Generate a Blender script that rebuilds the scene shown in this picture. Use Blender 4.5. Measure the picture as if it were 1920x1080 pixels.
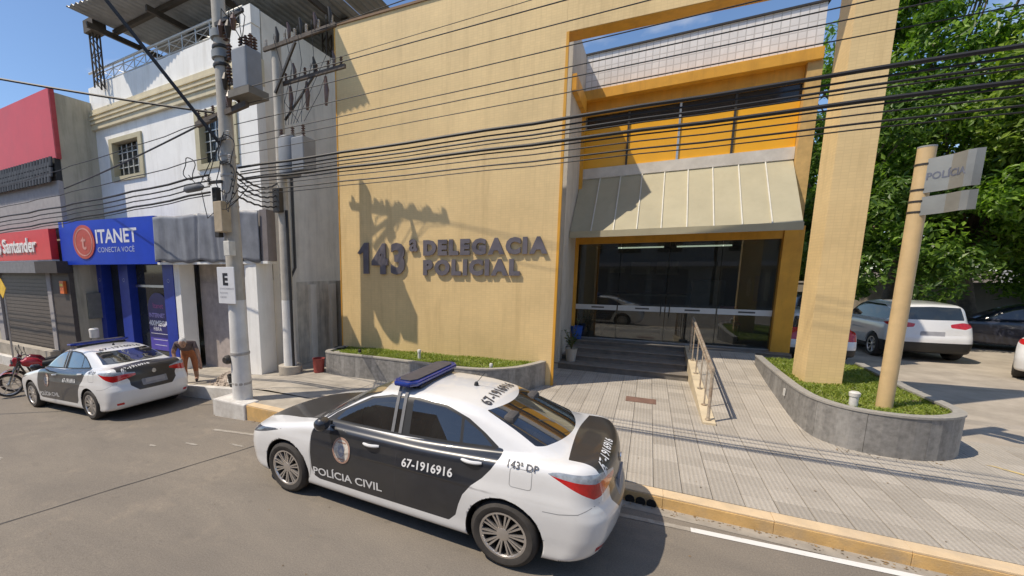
import bpy, bmesh, math, random
import numpy as np
from mathutils import Vector, Matrix

for _o in list(bpy.data.objects):
    bpy.data.objects.remove(_o)
SC = bpy.context.scene
COL = SC.collection
random.seed(7)
RNG = np.random.default_rng(7)

# ---------------------------------------------------------------- camera
cam_data = bpy.data.cameras.new('camera')
cam = bpy.data.objects.new('camera', cam_data)
COL.objects.link(cam)
FPX, CX, CY, YAW, PITCH, ROLL, CAMH = 795.86, 771.57, 624.4, -0.5074, 0.148, 0.0026, 2.69
_fwd = Vector((math.sin(YAW)*math.cos(PITCH), math.cos(YAW)*math.cos(PITCH), -math.sin(PITCH)))
_right = Vector((math.cos(YAW), -math.sin(YAW), 0))
_down = _fwd.cross(_right)
_r2 = math.cos(ROLL)*_right + math.sin(ROLL)*_down
_d2 = -math.sin(ROLL)*_right + math.cos(ROLL)*_down
cam.matrix_world = Matrix(((_r2.x, -_d2.x, -_fwd.x, 0), (_r2.y, -_d2.y, -_fwd.y, 0), (_r2.z, -_d2.z, -_fwd.z, CAMH), (0, 0, 0, 1)))
cam_data.sensor_width = 36
cam_data.sensor_fit = 'HORIZONTAL'
cam_data.lens = FPX/1920*36
cam_data.shift_x = (960-CX)/1920
cam_data.shift_y = (CY-540)/1920
cam_data.clip_start = 0.05
cam_data.clip_end = 2000
SC.camera = cam

# ---------------------------------------------------------------- sky and sun
SUNV = Vector((1.0, 0.9, -2.1)).normalized()
world = bpy.data.worlds.new('World')
SC.world = world
world.use_nodes = True
_nt = world.node_tree
_nt.nodes.clear()
_out = _nt.nodes.new('ShaderNodeOutputWorld')
_bg = _nt.nodes.new('ShaderNodeBackground')
_sky = _nt.nodes.new('ShaderNodeTexSky')
_sky.sky_type = 'NISHITA'
_sky.sun_disc = False
_sky.sun_elevation = math.asin(-SUNV.z)
_sky.sun_rotation = math.atan2(-SUNV.x, -SUNV.y)
_sky.altitude = 100
_sky.air_density = 1.0
_sky.dust_density = 0.4
_sky.ozone_density = 5.0
_bg.inputs['Strength'].default_value = 0.145
# thin high cloud, seen through the usual flattening towards the horizon
_tc = _nt.nodes.new('ShaderNodeTexCoord')
_sp = _nt.nodes.new('ShaderNodeSeparateXYZ'); _nt.links.new(_tc.outputs['Generated'], _sp.inputs[0])
_zc = _nt.nodes.new('ShaderNodeMath'); _zc.operation = 'MAXIMUM'; _nt.links.new(_sp.outputs[2], _zc.inputs[0]); _zc.inputs[1].default_value = 0.0
_za = _nt.nodes.new('ShaderNodeMath'); _za.operation = 'ADD'; _nt.links.new(_zc.outputs[0], _za.inputs[0]); _za.inputs[1].default_value = 0.1
_cv = _nt.nodes.new('ShaderNodeCombineXYZ')
for _i in (0, 1):
    _d = _nt.nodes.new('ShaderNodeMath'); _d.operation = 'DIVIDE'
    _nt.links.new(_sp.outputs[_i], _d.inputs[0]); _nt.links.new(_za.outputs[0], _d.inputs[1]); _nt.links.new(_d.outputs[0], _cv.inputs[_i])
_cn = _nt.nodes.new('ShaderNodeTexNoise'); _cn.inputs['Scale'].default_value = 1.1; _cn.inputs['Detail'].default_value = 7; _cn.inputs['Roughness'].default_value = 0.6
_nt.links.new(_cv.outputs[0], _cn.inputs['Vector'])
_cr = _nt.nodes.new('ShaderNodeValToRGB'); _cr.color_ramp.elements[0].position = 0.52; _cr.color_ramp.elements[1].position = 0.80
_nt.links.new(_cn.outputs['Fac'], _cr.inputs[0])
_cm = _nt.nodes.new('ShaderNodeMix'); _cm.data_type = 'RGBA'
_nt.links.new(_cr.outputs[0], _cm.inputs[0]); _nt.links.new(_sky.outputs['Color'], _cm.inputs[6]); _cm.inputs[7].default_value = (6.5, 6.4, 6.2, 1)
_nt.links.new(_cm.outputs[2], _bg.inputs['Color'])
_nt.links.new(_bg.outputs['Background'], _out.inputs['Surface'])

sun_data = bpy.data.lights.new('sun', 'SUN')
sun_data.energy = 4.1
sun_data.angle = math.radians(0.5)
sun_data.color = (1.0, 0.89, 0.735)
sun = bpy.data.objects.new('sun', sun_data)
COL.objects.link(sun)
sun.rotation_mode = 'QUATERNION'
sun.rotation_quaternion = SUNV.to_track_quat('-Z', 'Y')
sun.location = (-20, -20, 40)

SC.view_settings.view_transform = 'Standard'
SC.view_settings.look = 'None'
SC.view_settings.gamma = 1
SC.view_settings.use_curve_mapping = False
SC.view_settings.exposure = 0.12
# ---------------------------------------------------------------- materials
MATS = {}
def _nodes(name):
    m = bpy.data.materials.new(name)
    m.use_nodes = True
    nt = m.node_tree
    return m, nt, nt.nodes['Principled BSDF']
def _ramp(nt, fac, c0, c1, p0=0.3, p1=0.7):
    r = nt.nodes.new('ShaderNodeValToRGB')
    r.color_ramp.elements[0].position = p0
    r.color_ramp.elements[1].position = p1
    r.color_ramp.elements[0].color = (*c0, 1)
    r.color_ramp.elements[1].color = (*c1, 1)
    nt.links.new(fac, r.inputs[0])
    return r.outputs[0]
def _noise(nt, vec, scale, detail=4, rough=0.6, dist=0.0):
    n = nt.nodes.new('ShaderNodeTexNoise')
    n.inputs['Scale'].default_value = scale
    n.inputs['Detail'].default_value = detail
    n.inputs['Roughness'].default_value = rough
    n.inputs['Distortion'].default_value = dist
    nt.links.new(vec, n.inputs['Vector'])
    return n.outputs['Fac']
def _map(nt, vec, scale=(1, 1, 1), rot=(0, 0, 0), loc=(0, 0, 0)):
    m = nt.nodes.new('ShaderNodeMapping')
    m.inputs['Scale'].default_value = scale
    m.inputs['Rotation'].default_value = rot
    m.inputs['Location'].default_value = loc
    nt.links.new(vec, m.inputs['Vector'])
    return m.outputs[0]
def _mix(nt, fac, a, b, mode='MIX'):
    m = nt.nodes.new('ShaderNodeMix')
    m.data_type = 'RGBA'
    m.blend_type = mode
    for sock, v in ((m.inputs[0], fac), (m.inputs[6], a), (m.inputs[7], b)):
        if hasattr(v, 'node'):
            nt.links.new(v, sock)
        elif isinstance(v, (int, float)):
            sock.default_value = v
        else:
            sock.default_value = (*v, 1)
    return m.outputs[2]
def _math(nt, op, a, b=0.0):
    m = nt.nodes.new('ShaderNodeMath')
    m.operation = op
    for i, v in enumerate((a, b)):
        if hasattr(v, 'node'):
            nt.links.new(v, m.inputs[i])
        else:
            m.inputs[i].default_value = v
    return m.outputs[0]
def _pos(nt, obj=False):
    if obj:
        return nt.nodes.new('ShaderNodeTexCoord').outputs['Object']
    return nt.nodes.new('ShaderNodeNewGeometry').outputs['Position']
def _bump(nt, b, h, strength, dist=0.01):
    n = nt.nodes.new('ShaderNodeBump')
    n.inputs['Strength'].default_value = strength
    n.inputs['Distance'].default_value = dist
    nt.links.new(h, n.inputs['Height'])
    nt.links.new(n.outputs[0], b.inputs['Normal'])

def sc(c, k):
    return tuple(min(1, v*k) for v in c)

def mat(name, col, rough=0.6, metal=0.0, var=0.15, scale=6.0, bump=0.0, bscale=60, stain=None, stain_amt=0.5, streak=False, island=0.0, spec=0.5, coat=0.0, obj=False, sscale=0.9):
    """plain painted or mineral surface with mottling, optional stains and fine relief"""
    if name in MATS:
        return MATS[name]
    m, nt, b = _nodes(name)
    p = _pos(nt, obj)
    c = _ramp(nt, _noise(nt, p, scale), sc(col, 1-var), sc(col, 1+var))
    if stain:
        sv = _map(nt, p, (3.0, 3.0, 0.35)) if streak else p
        f = _ramp(nt, _noise(nt, sv, sscale if not streak else 1.3, 6, 0.7), (0, 0, 0), (1, 1, 1), 0.48, 0.72)
        f = _math(nt, 'MULTIPLY', f, stain_amt)
        c = _mix(nt, f, c, stain)
    if island:
        g = nt.nodes.new('ShaderNodeNewGeometry').outputs['Random Per Island']
        o = nt.nodes.new('ShaderNodeObjectInfo').outputs['Random']
        w = nt.nodes.new('ShaderNodeTexWhiteNoise')
        w.noise_dimensions = '2D'
        cb = nt.nodes.new('ShaderNodeCombineXYZ')
        nt.links.new(g, cb.inputs[0]); nt.links.new(o, cb.inputs[1])
        nt.links.new(cb.outputs[0], w.inputs['Vector'])
        h = nt.nodes.new('ShaderNodeHueSaturation')
        nt.links.new(c, h.inputs['Color'])
        nt.links.new(_math(nt, 'ADD', _math(nt, 'MULTIPLY', w.outputs['Value'], 2*island), 1-island), h.inputs['Value'])
        c = h.outputs[0]
    nt.links.new(c, b.inputs['Base Color'])
    b.inputs['Roughness'].default_value = rough
    b.inputs['Metallic'].default_value = metal
    b.inputs['Specular IOR Level'].default_value = spec
    b.inputs['Coat Weight'].default_value = coat
    b.inputs['Coat Roughness'].default_value = 0.03
    if bump:
        _bump(nt, b, _noise(nt, p, bscale, 5), bump)
    MATS[name] = m
    return m

def tilemat(name, col, grout, tw, th, var=0.12, rough=0.45, offset=0.0, stain=None, mort=0.006, gmix=0.5, stain_amt=0.4):
    if name in MATS:
        return MATS[name]
    m, nt, b = _nodes(name)
    p = _pos(nt, True)
    sx = nt.nodes.new('ShaderNodeSeparateXYZ')
    nt.links.new(p, sx.inputs[0])
    cb = nt.nodes.new('ShaderNodeCombineXYZ')
    nt.links.new(_math(nt, 'ADD', sx.outputs[0], sx.outputs[1]), cb.inputs[0])
    nt.links.new(sx.outputs[2], cb.inputs[1])
    br = nt.nodes.new('ShaderNodeTexBrick')
    br.offset = offset
    br.inputs['Scale'].default_value = 1
    br.inputs['Mortar Size'].default_value = mort
    br.inputs['Mortar Smooth'].default_value = 0.2
    br.inputs['Brick Width'].default_value = tw
    br.inputs['Row Height'].default_value = th
    br.inputs['Color1'].default_value = (*sc(col, 1-var), 1)
    br.inputs['Color2'].default_value = (*sc(col, 1+var), 1)
    br.inputs['Mortar'].default_value = (*grout, 1)
    nt.links.new(cb.outputs[0], br.inputs['Vector'])
    c = br.outputs['Color']
    mott = _ramp(nt, _noise(nt, p, 0.7, 5, 0.65), (0.8, 0.8, 0.8), (1.06, 1.06, 1.06), 0.3, 0.7)
    c = _mix(nt, 0.8, c, mott, 'MULTIPLY')
    if stain:
        f = _ramp(nt, _noise(nt, _map(nt, p, (2.5, 2.5, 0.25)), 1.4, 6, 0.7), (0, 0, 0), (1, 1, 1), 0.52, 0.75)
        c = _mix(nt, _math(nt, 'MULTIPLY', f, stain_amt), c, stain)
    nt.links.new(c, b.inputs['Base Color'])
    b.inputs['Roughness'].default_value = rough
    inv = _math(nt, 'SUBTRACT', 1.0, br.outputs['Fac'])
    _bump(nt, b, inv, 0.25, 0.003)
    MATS[name] = m
    return m

def glassmat(name, tint=(0.75, 0.8, 0.78), refl=1.0, dirt=0.03):
    """thin pane: clear with fresnel reflection and a little dust"""
    if name in MATS:
        return MATS[name]
    m = bpy.data.materials.new(name)
    m.use_nodes = True
    nt = m.node_tree
    nt.nodes.clear()
    out = nt.nodes.new('ShaderNodeOutputMaterial')
    tr = nt.nodes.new('ShaderNodeBsdfTransparent')
    tr.inputs[0].default_value = (*tint, 1)
    gl = nt.nodes.new('ShaderNodeBsdfGlossy')
    gl.inputs['Roughness'].default_value = 0.005
    gl.inputs[0].default_value = (0.95, 0.97, 1, 1)
    fr = nt.nodes.new('ShaderNodeFresnel')
    fr.inputs[0].default_value = 1.5
    mx = nt.nodes.new('ShaderNodeMixShader')
    f = _math(nt, 'MINIMUM', _math(nt, 'MULTIPLY', fr.outputs[0], 1.8*refl), 0.95)
    nt.links.new(f, mx.inputs[0])
    nt.links.new(tr.outputs[0], mx.inputs[1])
    nt.links.new(gl.outputs[0], mx.inputs[2])
    df = nt.nodes.new('ShaderNodeBsdfDiffuse')
    df.inputs[0].default_value = (0.5, 0.5, 0.46, 1)
    mx2 = nt.nodes.new('ShaderNodeMixShader')
    nt.links.new(_math(nt, 'MULTIPLY', _noise(nt, _pos(nt), 2.0), 2*dirt), mx2.inputs[0])
    nt.links.new(mx.outputs[0], mx2.inputs[1])
    nt.links.new(df.outputs[0], mx2.inputs[2])
    nt.links.new(mx2.outputs[0], out.inputs[0])
    MATS[name] = m
    return m

def leafmat(name, c0, c1, trans=0.35):
    if name in MATS:
        return MATS[name]
    m = bpy.data.materials.new(name)
    m.use_nodes = True
    nt = m.node_tree
    nt.nodes.clear()
    out = nt.nodes.new('ShaderNodeOutputMaterial')
    g = nt.nodes.new('ShaderNodeNewGeometry')
    c = _ramp(nt, g.outputs['Random Per Island'], c0, c1, 0.0, 1.0)
    df = nt.nodes.new('ShaderNodeBsdfPrincipled')
    df.inputs['Roughness'].default_value = 0.42
    tl = nt.nodes.new('ShaderNodeBsdfTranslucent')
    nt.links.new(c, df.inputs['Base Color'])
    nt.links.new(_mix(nt, 1.0, c, (1.3, 1.5, 0.5), 'MULTIPLY'), tl.inputs[0])
    mx = nt.nodes.new('ShaderNodeMixShader')
    mx.inputs[0].default_value = trans
    nt.links.new(df.outputs[0], mx.inputs[1])
    nt.links.new(tl.outputs[0], mx.inputs[2])
    nt.links.new(mx.outputs[0], out.inputs[0])
    MATS[name] = m
    return m

def emit(name, col, s):
    if name in MATS:
        return MATS[name]
    m, nt, b = _nodes(name)
    b.inputs['Base Color'].default_value = (*col, 1)
    b.inputs['Emission Color'].default_value = (*col, 1)
    b.inputs['Emission Strength'].default_value = s
    MATS[name] = m
    return m

# ---------------------------------------------------------------- mesh helpers
class MB:
    def __init__(self):
        self.v = []; self.f = []; self.smooth = False
    def quad(self, a, b, c, d):
        n = len(self.v); self.v += [a, b, c, d]; self.f.append((n, n+1, n+2, n+3)); return self
    def box(self, x0, x1, y0, y1, z0, z1):
        n = len(self.v)
        self.v += [(x0, y0, z0), (x1, y0, z0), (x1, y1, z0), (x0, y1, z0), (x0, y0, z1), (x1, y0, z1), (x1, y1, z1), (x0, y1, z1)]
        self.f += [(n, n+3, n+2, n+1), (n+4, n+5, n+6, n+7), (n, n+1, n+5, n+4), (n+1, n+2, n+6, n+5), (n+2, n+3, n+7, n+6), (n+3, n, n+4, n+7)]
        return self
    def hexa(self, p):
        n = len(self.v); self.v += [tuple(q) for q in p]
        self.f += [(n, n+3, n+2, n+1), (n+4, n+5, n+6, n+7), (n, n+1, n+5, n+4), (n+1, n+2, n+6, n+5), (n+2, n+3, n+7, n+6), (n+3, n, n+4, n+7)]
        return self
    def prism(self, poly, z0, z1, axis='z'):
        """polygon extruded along an axis; poly counter-clockwise"""
        k = len(poly); n = len(self.v)
        def P(a, b, h):
            return (a, b, h) if axis == 'z' else ((a, h, b) if axis == 'y' else (h, a, b))
        self.v += [P(a, b, z0) for a, b in poly] + [P(a, b, z1) for a, b in poly]
        self.f.append(tuple(n+i for i in range(k))[::-1])
        self.f.append(tuple(n+k+i for i in range(k)))
        for i in range(k):
            j = (i+1) % k
            self.f.append((n+i, n+j, n+k+j, n+k+i))
        return self
    def bar(self, a, b, w, h=None, up=(0, 0, 1)):
        """rectangular bar between two points"""
        a = Vector(a); b = Vector(b); h = h or w
        d = (b-a).normalized(); u = Vector(up)
        if abs(d.dot(u)) > 0.98:
            u = Vector((0, 1, 0))
        s = d.cross(u).normalized()*w/2; t = s.cross(d).normalized()*h/2
        return self.hexa([a-s-t, b-s-t, b+s-t, a+s-t, a-s+t, b-s+t, b+s+t, a+s+t])
    def tube(self, pts, r, seg=8, caps=True):
        pts = [Vector(p) for p in pts]
        rs = r if isinstance(r, (list, tuple)) else [r]*len(pts)
        n = len(self.v)
        t0 = (pts[1]-pts[0]).normalized()
        up = Vector((0, 0, 1)) if abs(t0.z) < 0.9 else Vector((1, 0, 0))
        s = t0.cross(up).normalized()
        for i, p in enumerate(pts):
            t = (pts[min(i+1, len(pts)-1)]-pts[max(i-1, 0)]).normalized()
            s = (s-t*s.dot(t))
            s = s.normalized() if s.length > 1e-6 else t.orthogonal().normalized()
            u = t.cross(s)
            for k in range(seg):
                a = 2*math.pi*k/seg
                self.v.append(tuple(p+(s*math.cos(a)+u*math.sin(a))*rs[i]))
        for i in range(len(pts)-1):
            for k in range(seg):
                k2 = (k+1) % seg
                self.f.append((n+i*seg+k, n+i*seg+k2, n+(i+1)*seg+k2, n+(i+1)*seg+k))
        if caps:
            self.f.append(tuple(n+k for k in range(seg))[::-1])
            m = n+(len(pts)-1)*seg
            self.f.append(tuple(m+k for k in range(seg)))
        self.smooth = True
        return self
    def lathe(self, prof, cx=0, cy=0, seg=20, axis='z', c=0, caps=True):
        """profile of (radius, height); axis z at (cx,cy) or axis y"""
        n = len(self.v)
        for r, h in prof:
            for k in range(seg):
                a = 2*math.pi*k/seg
                if axis == 'z':
                    self.v.append((cx+r*math.cos(a), cy+r*math.sin(a), h))
                else:
                    self.v.append((cx+r*math.cos(a), c+h, cy+r*math.sin(a)))
        for i in range(len(prof)-1):
            for k in range(seg):
                k2 = (k+1) % seg
                self.f.append((n+i*seg+k, n+i*seg+k2, n+(i+1)*seg+k2, n+(i+1)*seg+k))
        if caps:
            self.f.append(tuple(n+k for k in range(seg))[::-1])
            m = n+(len(prof)-1)*seg
            self.f.append(tuple(m+k for k in range(seg)))
        self.smooth = True
        return self
    def mesh(self, name, material):
        me = bpy.data.meshes.new(name)
        me.from_pydata([tuple(p) for p in self.v], [], self.f)
        bm = bmesh.new(); bm.from_mesh(me)
        bmesh.ops.recalc_face_normals(bm, faces=bm.faces)
        bm.to_mesh(me); bm.free()
        if material is not None:
            me.materials.append(material)
        if self.smooth:
            me.polygons.foreach_set('use_smooth', [True]*len(me.polygons))
            me.set_sharp_from_angle(angle=math.radians(38))
        return me
    def build(self, name, material, parent=None, bevel=0.0, loc=None):
        me = self.mesh(name, material)
        o = bpy.data.objects.new(name, me)
        COL.objects.link(o)
        if parent is not None:
            o.parent = parent
        if loc is not None:
            o.location = loc
        if bevel:
            md = o.modifiers.new('bevel', 'BEVEL')
            md.width = bevel; md.segments = 2; md.limit_method = 'ANGLE'
        return o

def rawobj(name, v, f, material, parent=None, smooth=False):
    me = bpy.data.meshes.new(name)
    me.from_pydata(v, [], f)
    if material is not None:
        me.materials.append(material)
    if smooth:
        me.polygons.foreach_set('use_smooth', [True]*len(me.polygons))
    o = bpy.data.objects.new(name, me)
    COL.objects.link(o)
    if parent is not None:
        o.parent = parent
    return o

def thing(name, label, cat, loc=(0, 0, 0), rz=0.0, group=None):
    o = bpy.data.objects.new(name, None)
    COL.objects.link(o)
    o.empty_display_size = 0.2
    o.location = loc; o.rotation_euler = (0, 0, rz)
    return tag(o, label, cat, group)
def tag(o, label=None, cat=None, group=None, kind=None):
    if label: o['label'] = label
    if cat: o['category'] = cat
    if group: o['group'] = group
    if kind: o['kind'] = kind
    return o
def struct(o):
    o['kind'] = 'structure'
    return o
def inst(name, me, parent, loc=(0, 0, 0), rot=(0, 0, 0), scl=(1, 1, 1)):
    o = bpy.data.objects.new(name, me)
    COL.objects.link(o)
    o.parent = parent
    o.location = loc; o.rotation_euler = rot; o.scale = scl
    return o
def copy_tree(o, parent=None):
    c = o.copy()
    COL.objects.link(c)
    c.parent = parent
    for ch in list(o.children):
        copy_tree(ch, c)
    return c

def text_geo(s, size=1.0, extrude=0.0, offset=0.0, shear=0.0, align='LEFT', xs=1.0, space=1.0):
    cu = bpy.data.curves.new('t', 'FONT')
    cu.body = s; cu.size = size; cu.extrude = extrude; cu.offset = offset; cu.shear = shear; cu.align_x = align
    cu.space_character = space
    cu.resolution_u = 3
    ob = bpy.data.objects.new('t', cu)
    COL.objects.link(ob)
    dg = bpy.context.evaluated_depsgraph_get()
    me = bpy.data.meshes.new_from_object(ob.evaluated_get(dg))
    v = [(p.co.x*xs, p.co.y, p.co.z) for p in me.vertices]
    f = [tuple(p.vertices) for p in me.polygons]
    bpy.data.objects.remove(ob)
    bpy.data.curves.remove(cu)
    bpy.data.meshes.remove(me)
    return v, f

def text_obj(name, s, size, material, parent, loc, rot=(math.pi/2, 0, 0), **kw):
    v, f = text_geo(s, size, **kw)
    o = rawobj(name, v, f, material, parent)
    o.location = loc; o.rotation_euler = rot
    return o
# ---------------------------------------------------------------- ground levels
def roadz(x):
    return -0.06*min(max(-4-x, 0), 12)
def swz(x):
    return 0.15-0.09*min(max(-7-x, 0), 3)-0.045*min(max(-10-x, 0), 6)

def sheet(name, xs, ys, zf, material):
    v = []; f = []
    for y in ys:
        for x in xs:
            v.append((x, y, zf(x, y)))
    n = len(xs)
    for j in range(len(ys)-1):
        for i in range(n-1):
            f.append((j*n+i, j*n+i+1, (j+1)*n+i+1, (j+1)*n+i))
    return rawobj(name, v, f, material)

def asphalt():
    m, nt, b = _nodes('asphalt')
    p = _pos(nt)
    c = _ramp(nt, _noise(nt, p, 70, 4, 0.75), (0.14, 0.123, 0.104), (0.305, 0.271, 0.228), 0.2, 0.8)
    big = _ramp(nt, _noise(nt, _map(nt, p, (0.35, 1.0, 1)), 0.9, 6, 0.65, 0.6), (0.78, 0.78, 0.79), (1.1, 1.08, 1.04), 0.3, 0.72)
    c = _mix(nt, 1.0, c, big, 'MULTIPLY')
    warm = _ramp(nt, _noise(nt, p, 1.7, 5, 0.7), (0, 0, 0), (1, 1, 1), 0.55, 0.75)
    c = _mix(nt, _math(nt, 'MULTIPLY', warm, 0.35), c, (0.36, 0.3, 0.23))
    # oil drips and polished wheel tracks
    oil = _ramp(nt, _noise(nt, _map(nt, p, (1.2, 4.0, 1)), 1.1, 3, 0.5), (0, 0, 0), (1, 1, 1), 0.62, 0.8)
    c = _mix(nt, _math(nt, 'MULTIPLY', oil, 0.3), c, (0.1, 0.09, 0.08))
    vo = nt.nodes.new('ShaderNodeTexVoronoi')
    vo.feature = 'DISTANCE_TO_EDGE'
    vo.inputs['Scale'].default_value = 0.55
    nt.links.new(_mix(nt, 0.16, p, nt.nodes.new('ShaderNodeTexNoise').outputs['Color'], 'ADD'), vo.inputs['Vector'])
    cr = _ramp(nt, vo.outputs['Distance'], (1, 1, 1), (0, 0, 0), 0.0, 0.012)
    c = _mix(nt, _math(nt, 'MULTIPLY', cr, 0.05), c, (0.09, 0.08, 0.07))
    sp_ = _ramp(nt, _noise(nt, p, 260, 2, 0.5), (0.72, 0.72, 0.72), (1.28, 1.27, 1.25), 0.3, 0.7)
    c = _mix(nt, 1.0, c, sp_, 'MULTIPLY')
    dr = _ramp(nt, _noise(nt, p, 5.5, 2, 0.4), (0, 0, 0), (1, 1, 1), 0.70, 0.76)
    c = _mix(nt, _math(nt, 'MULTIPLY', dr, 0.35), c, (0.12, 0.105, 0.09))
    nt.links.new(c, b.inputs['Base Color'])
    b.inputs['Roughness'].default_value = 0.85
    b.inputs['Specular IOR Level'].default_value = 0.3
    _bump(nt, b, _noise(nt, p, 140, 3, 0.7), 0.35, 0.006)
    return m
M_ASPH = asphalt()
M_CONC = mat('old_concrete', (0.40, 0.36, 0.30), 0.85, var=0.2, scale=3, bump=0.25, bscale=80, stain=(0.2, 0.18, 0.15), stain_amt=0.55)
M_LOT = mat('parking_paving', (0.40, 0.35, 0.285), 0.85, var=0.18, scale=2, bump=0.25, bscale=50, stain=(0.25, 0.21, 0.17), stain_amt=0.6)
M_SOIL = mat('soil', (0.14, 0.105, 0.07), 0.95, var=0.3, scale=12, bump=0.5, bscale=40)

xs = [-300, -60, -30] + [x*1.0 for x in range(-24, 13)] + [20, 60, 300]
struct(sheet('ground', [-600, 600], [-600, 900], lambda x, y: -0.9, M_SOIL))
struct(sheet('road', xs, [-4.6, -2, 0, 2, 4, 5.36, 6.3], lambda x, y: roadz(x), M_ASPH))
far_walk = MB()
for a, b_ in zip(xs[:-1], xs[1:]):
    far_walk.hexa([(a, -9, -0.8), (b_, -9, -0.8), (b_, -4.6, -0.8), (a, -4.6, -0.8), (a, -9, roadz(a)+.14), (b_, -9, roadz(b_)+.14), (b_, -4.6, roadz(b_)+.14), (a, -4.6, roadz(a)+.14)])
struct(far_walk.build('opposite_pavement', M_CONC))

# pavement slab on the building side (left stretch is plain concrete, right stretch carries the pavers)
pav = struct(sheet('pavement', [-60, -40, -21] + [x for x in range(-20, -7)] + [-7.5, -7, -6, -5.3], [6.2, 7, 8, 10, 14], lambda x, y: swz(x), M_CONC))
MB().hexa([(-7.5, 5.44, -.6), (-5.3, 5.44, -.6), (-5.3, 6.2, -.6), (-7.5, 6.2, -.6), (-7.5, 5.44, swz(-7.5)), (-5.3, 5.44, .15), (-5.3, 6.2, .15), (-7.5, 6.2, swz(-7.5))]).build('pavement_corner', M_CONC, pav)
M_BED = mat('paver_bed', (0.27, 0.24, 0.2), 0.95, var=0.25, scale=8, bump=0.3)
bed = MB().box(-5.3, 5.2, 5.46, 14.2, -0.3, 0.118).build('paver_bed', M_BED, pav)

def pavermat():
    m, nt, b = _nodes('grooved_paver')
    p = _pos(nt)
    sx = nt.nodes.new('ShaderNodeSeparateXYZ'); nt.links.new(p, sx.inputs[0])
    g = nt.nodes.new('ShaderNodeNewGeometry').outputs['Random Per Island']
    o = nt.nodes.new('ShaderNodeObjectInfo').outputs['Random']
    cb = nt.nodes.new('ShaderNodeCombineXYZ'); nt.links.new(g, cb.inputs[0]); nt.links.new(o, cb.inputs[1])
    w = nt.nodes.new('ShaderNodeTexWhiteNoise'); w.noise_dimensions = '2D'; nt.links.new(cb.outputs[0], w.inputs['Vector'])
    base = _ramp(nt, w.outputs['Value'], (0.37, 0.335, 0.285), (0.475, 0.432, 0.37), 0.0, 1.0)
    grain = _ramp(nt, _noise(nt, p, 70, 4, 0.7), (0.8, 0.8, 0.8), (1.12, 1.12, 1.12))
    c = _mix(nt, 1.0, base, grain, 'MULTIPLY')
    st = _ramp(nt, _noise(nt, p, 1.1, 6, 0.7), (0, 0, 0), (1, 1, 1), 0.5, 0.72)
    c = _mix(nt, _math(nt, 'MULTIPLY', st, 0.4), c, (0.27, 0.235, 0.19))
    gv = _math(nt, 'SINE', _math(nt, 'MULTIPLY', sx.outputs[0], 2*math.pi/0.048))
    gr = _ramp(nt, gv, (0.86, 0.85, 0.83), (1, 1, 1), 0.0, 0.25)
    c = _mix(nt, 0.8, c, gr, 'MULTIPLY')
    nt.links.new(c, b.inputs['Base Color'])
    b.inputs['Roughness'].default_value = 0.85
    _bump(nt, b, _math(nt, 'ADD', _math(nt, 'MAXIMUM', gv, -0.9), _noise(nt, p, 90, 3)), 0.35, 0.004)
    return m
M_PAV = pavermat()
PT = 0.29
pmb = MB()
e = 0.004
a_, b2, h_ = PT/2-0.0025, PT/2-0.0025-e, 0.032
pmb.v = [(-a_, -a_, 0), (a_, -a_, 0), (a_, a_, 0), (-a_, a_, 0), (-a_, -a_, h_-e), (a_, -a_, h_-e), (a_, a_, h_-e), (-a_, a_, h_-e), (-b2, -b2, h_), (b2, -b2, h_), (b2, b2, h_), (-b2, b2, h_)]
pmb.f = [(0, 1, 5, 4), (1, 2, 6, 5), (2, 3, 7, 6), (3, 0, 4, 7), (4, 5, 9, 8), (5, 6, 10, 9), (6, 7, 11, 10), (7, 4, 8, 11), (8, 9, 10, 11)]
paver_me = pmb.mesh('paver', M_PAV)
tiles = []
for i in range(36):
    for j in range(22):
        x = -5.15+PT*i; y = 5.63+PT*j
        if y > 11.32: continue
        if -6.8 < x < -2.6 and y > 8.1: continue          # planter left
        if x < -2.0 and y > 8.9: continue
        if 2.45 < x < 3.75 and y > 8.35: continue        # planter right
        if 1.1 < x < 2.2 and y > 8.6: continue            # under the ramp
        if x > 3.8 and y > 9.2: continue
        tiles.append((x, y))
def near_vis(t):
    x, y = t
    hid = (x < -0.1 and y < 7.0 + (-x)*0.12)               # behind the near car
    return (10 if hid else 0) + math.hypot(x-0.8, y-4)
tiles.sort(key=near_vis)
for x, y in tiles[:300]:
    inst('paver', paver_me, pav, (x, y, 0.118+random.uniform(-.0015, .0015)), (random.uniform(-.004, .004), random.uniform(-.004, .004), random.choice((0, 0, 0, math.pi))))
v = []; f = []
for x, y in tiles[300:]:
    n = len(v); dz = random.uniform(-.0015, .0015)
    v += [(x+q[0], y+q[1], 0.118+dz+q[2]) for q in pmb.v]
    f += [tuple(n+k for k in q) for q in pmb.f]
tag(rawobj('paver_field', v, f, M_PAV, pav), kind='stuff')

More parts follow.
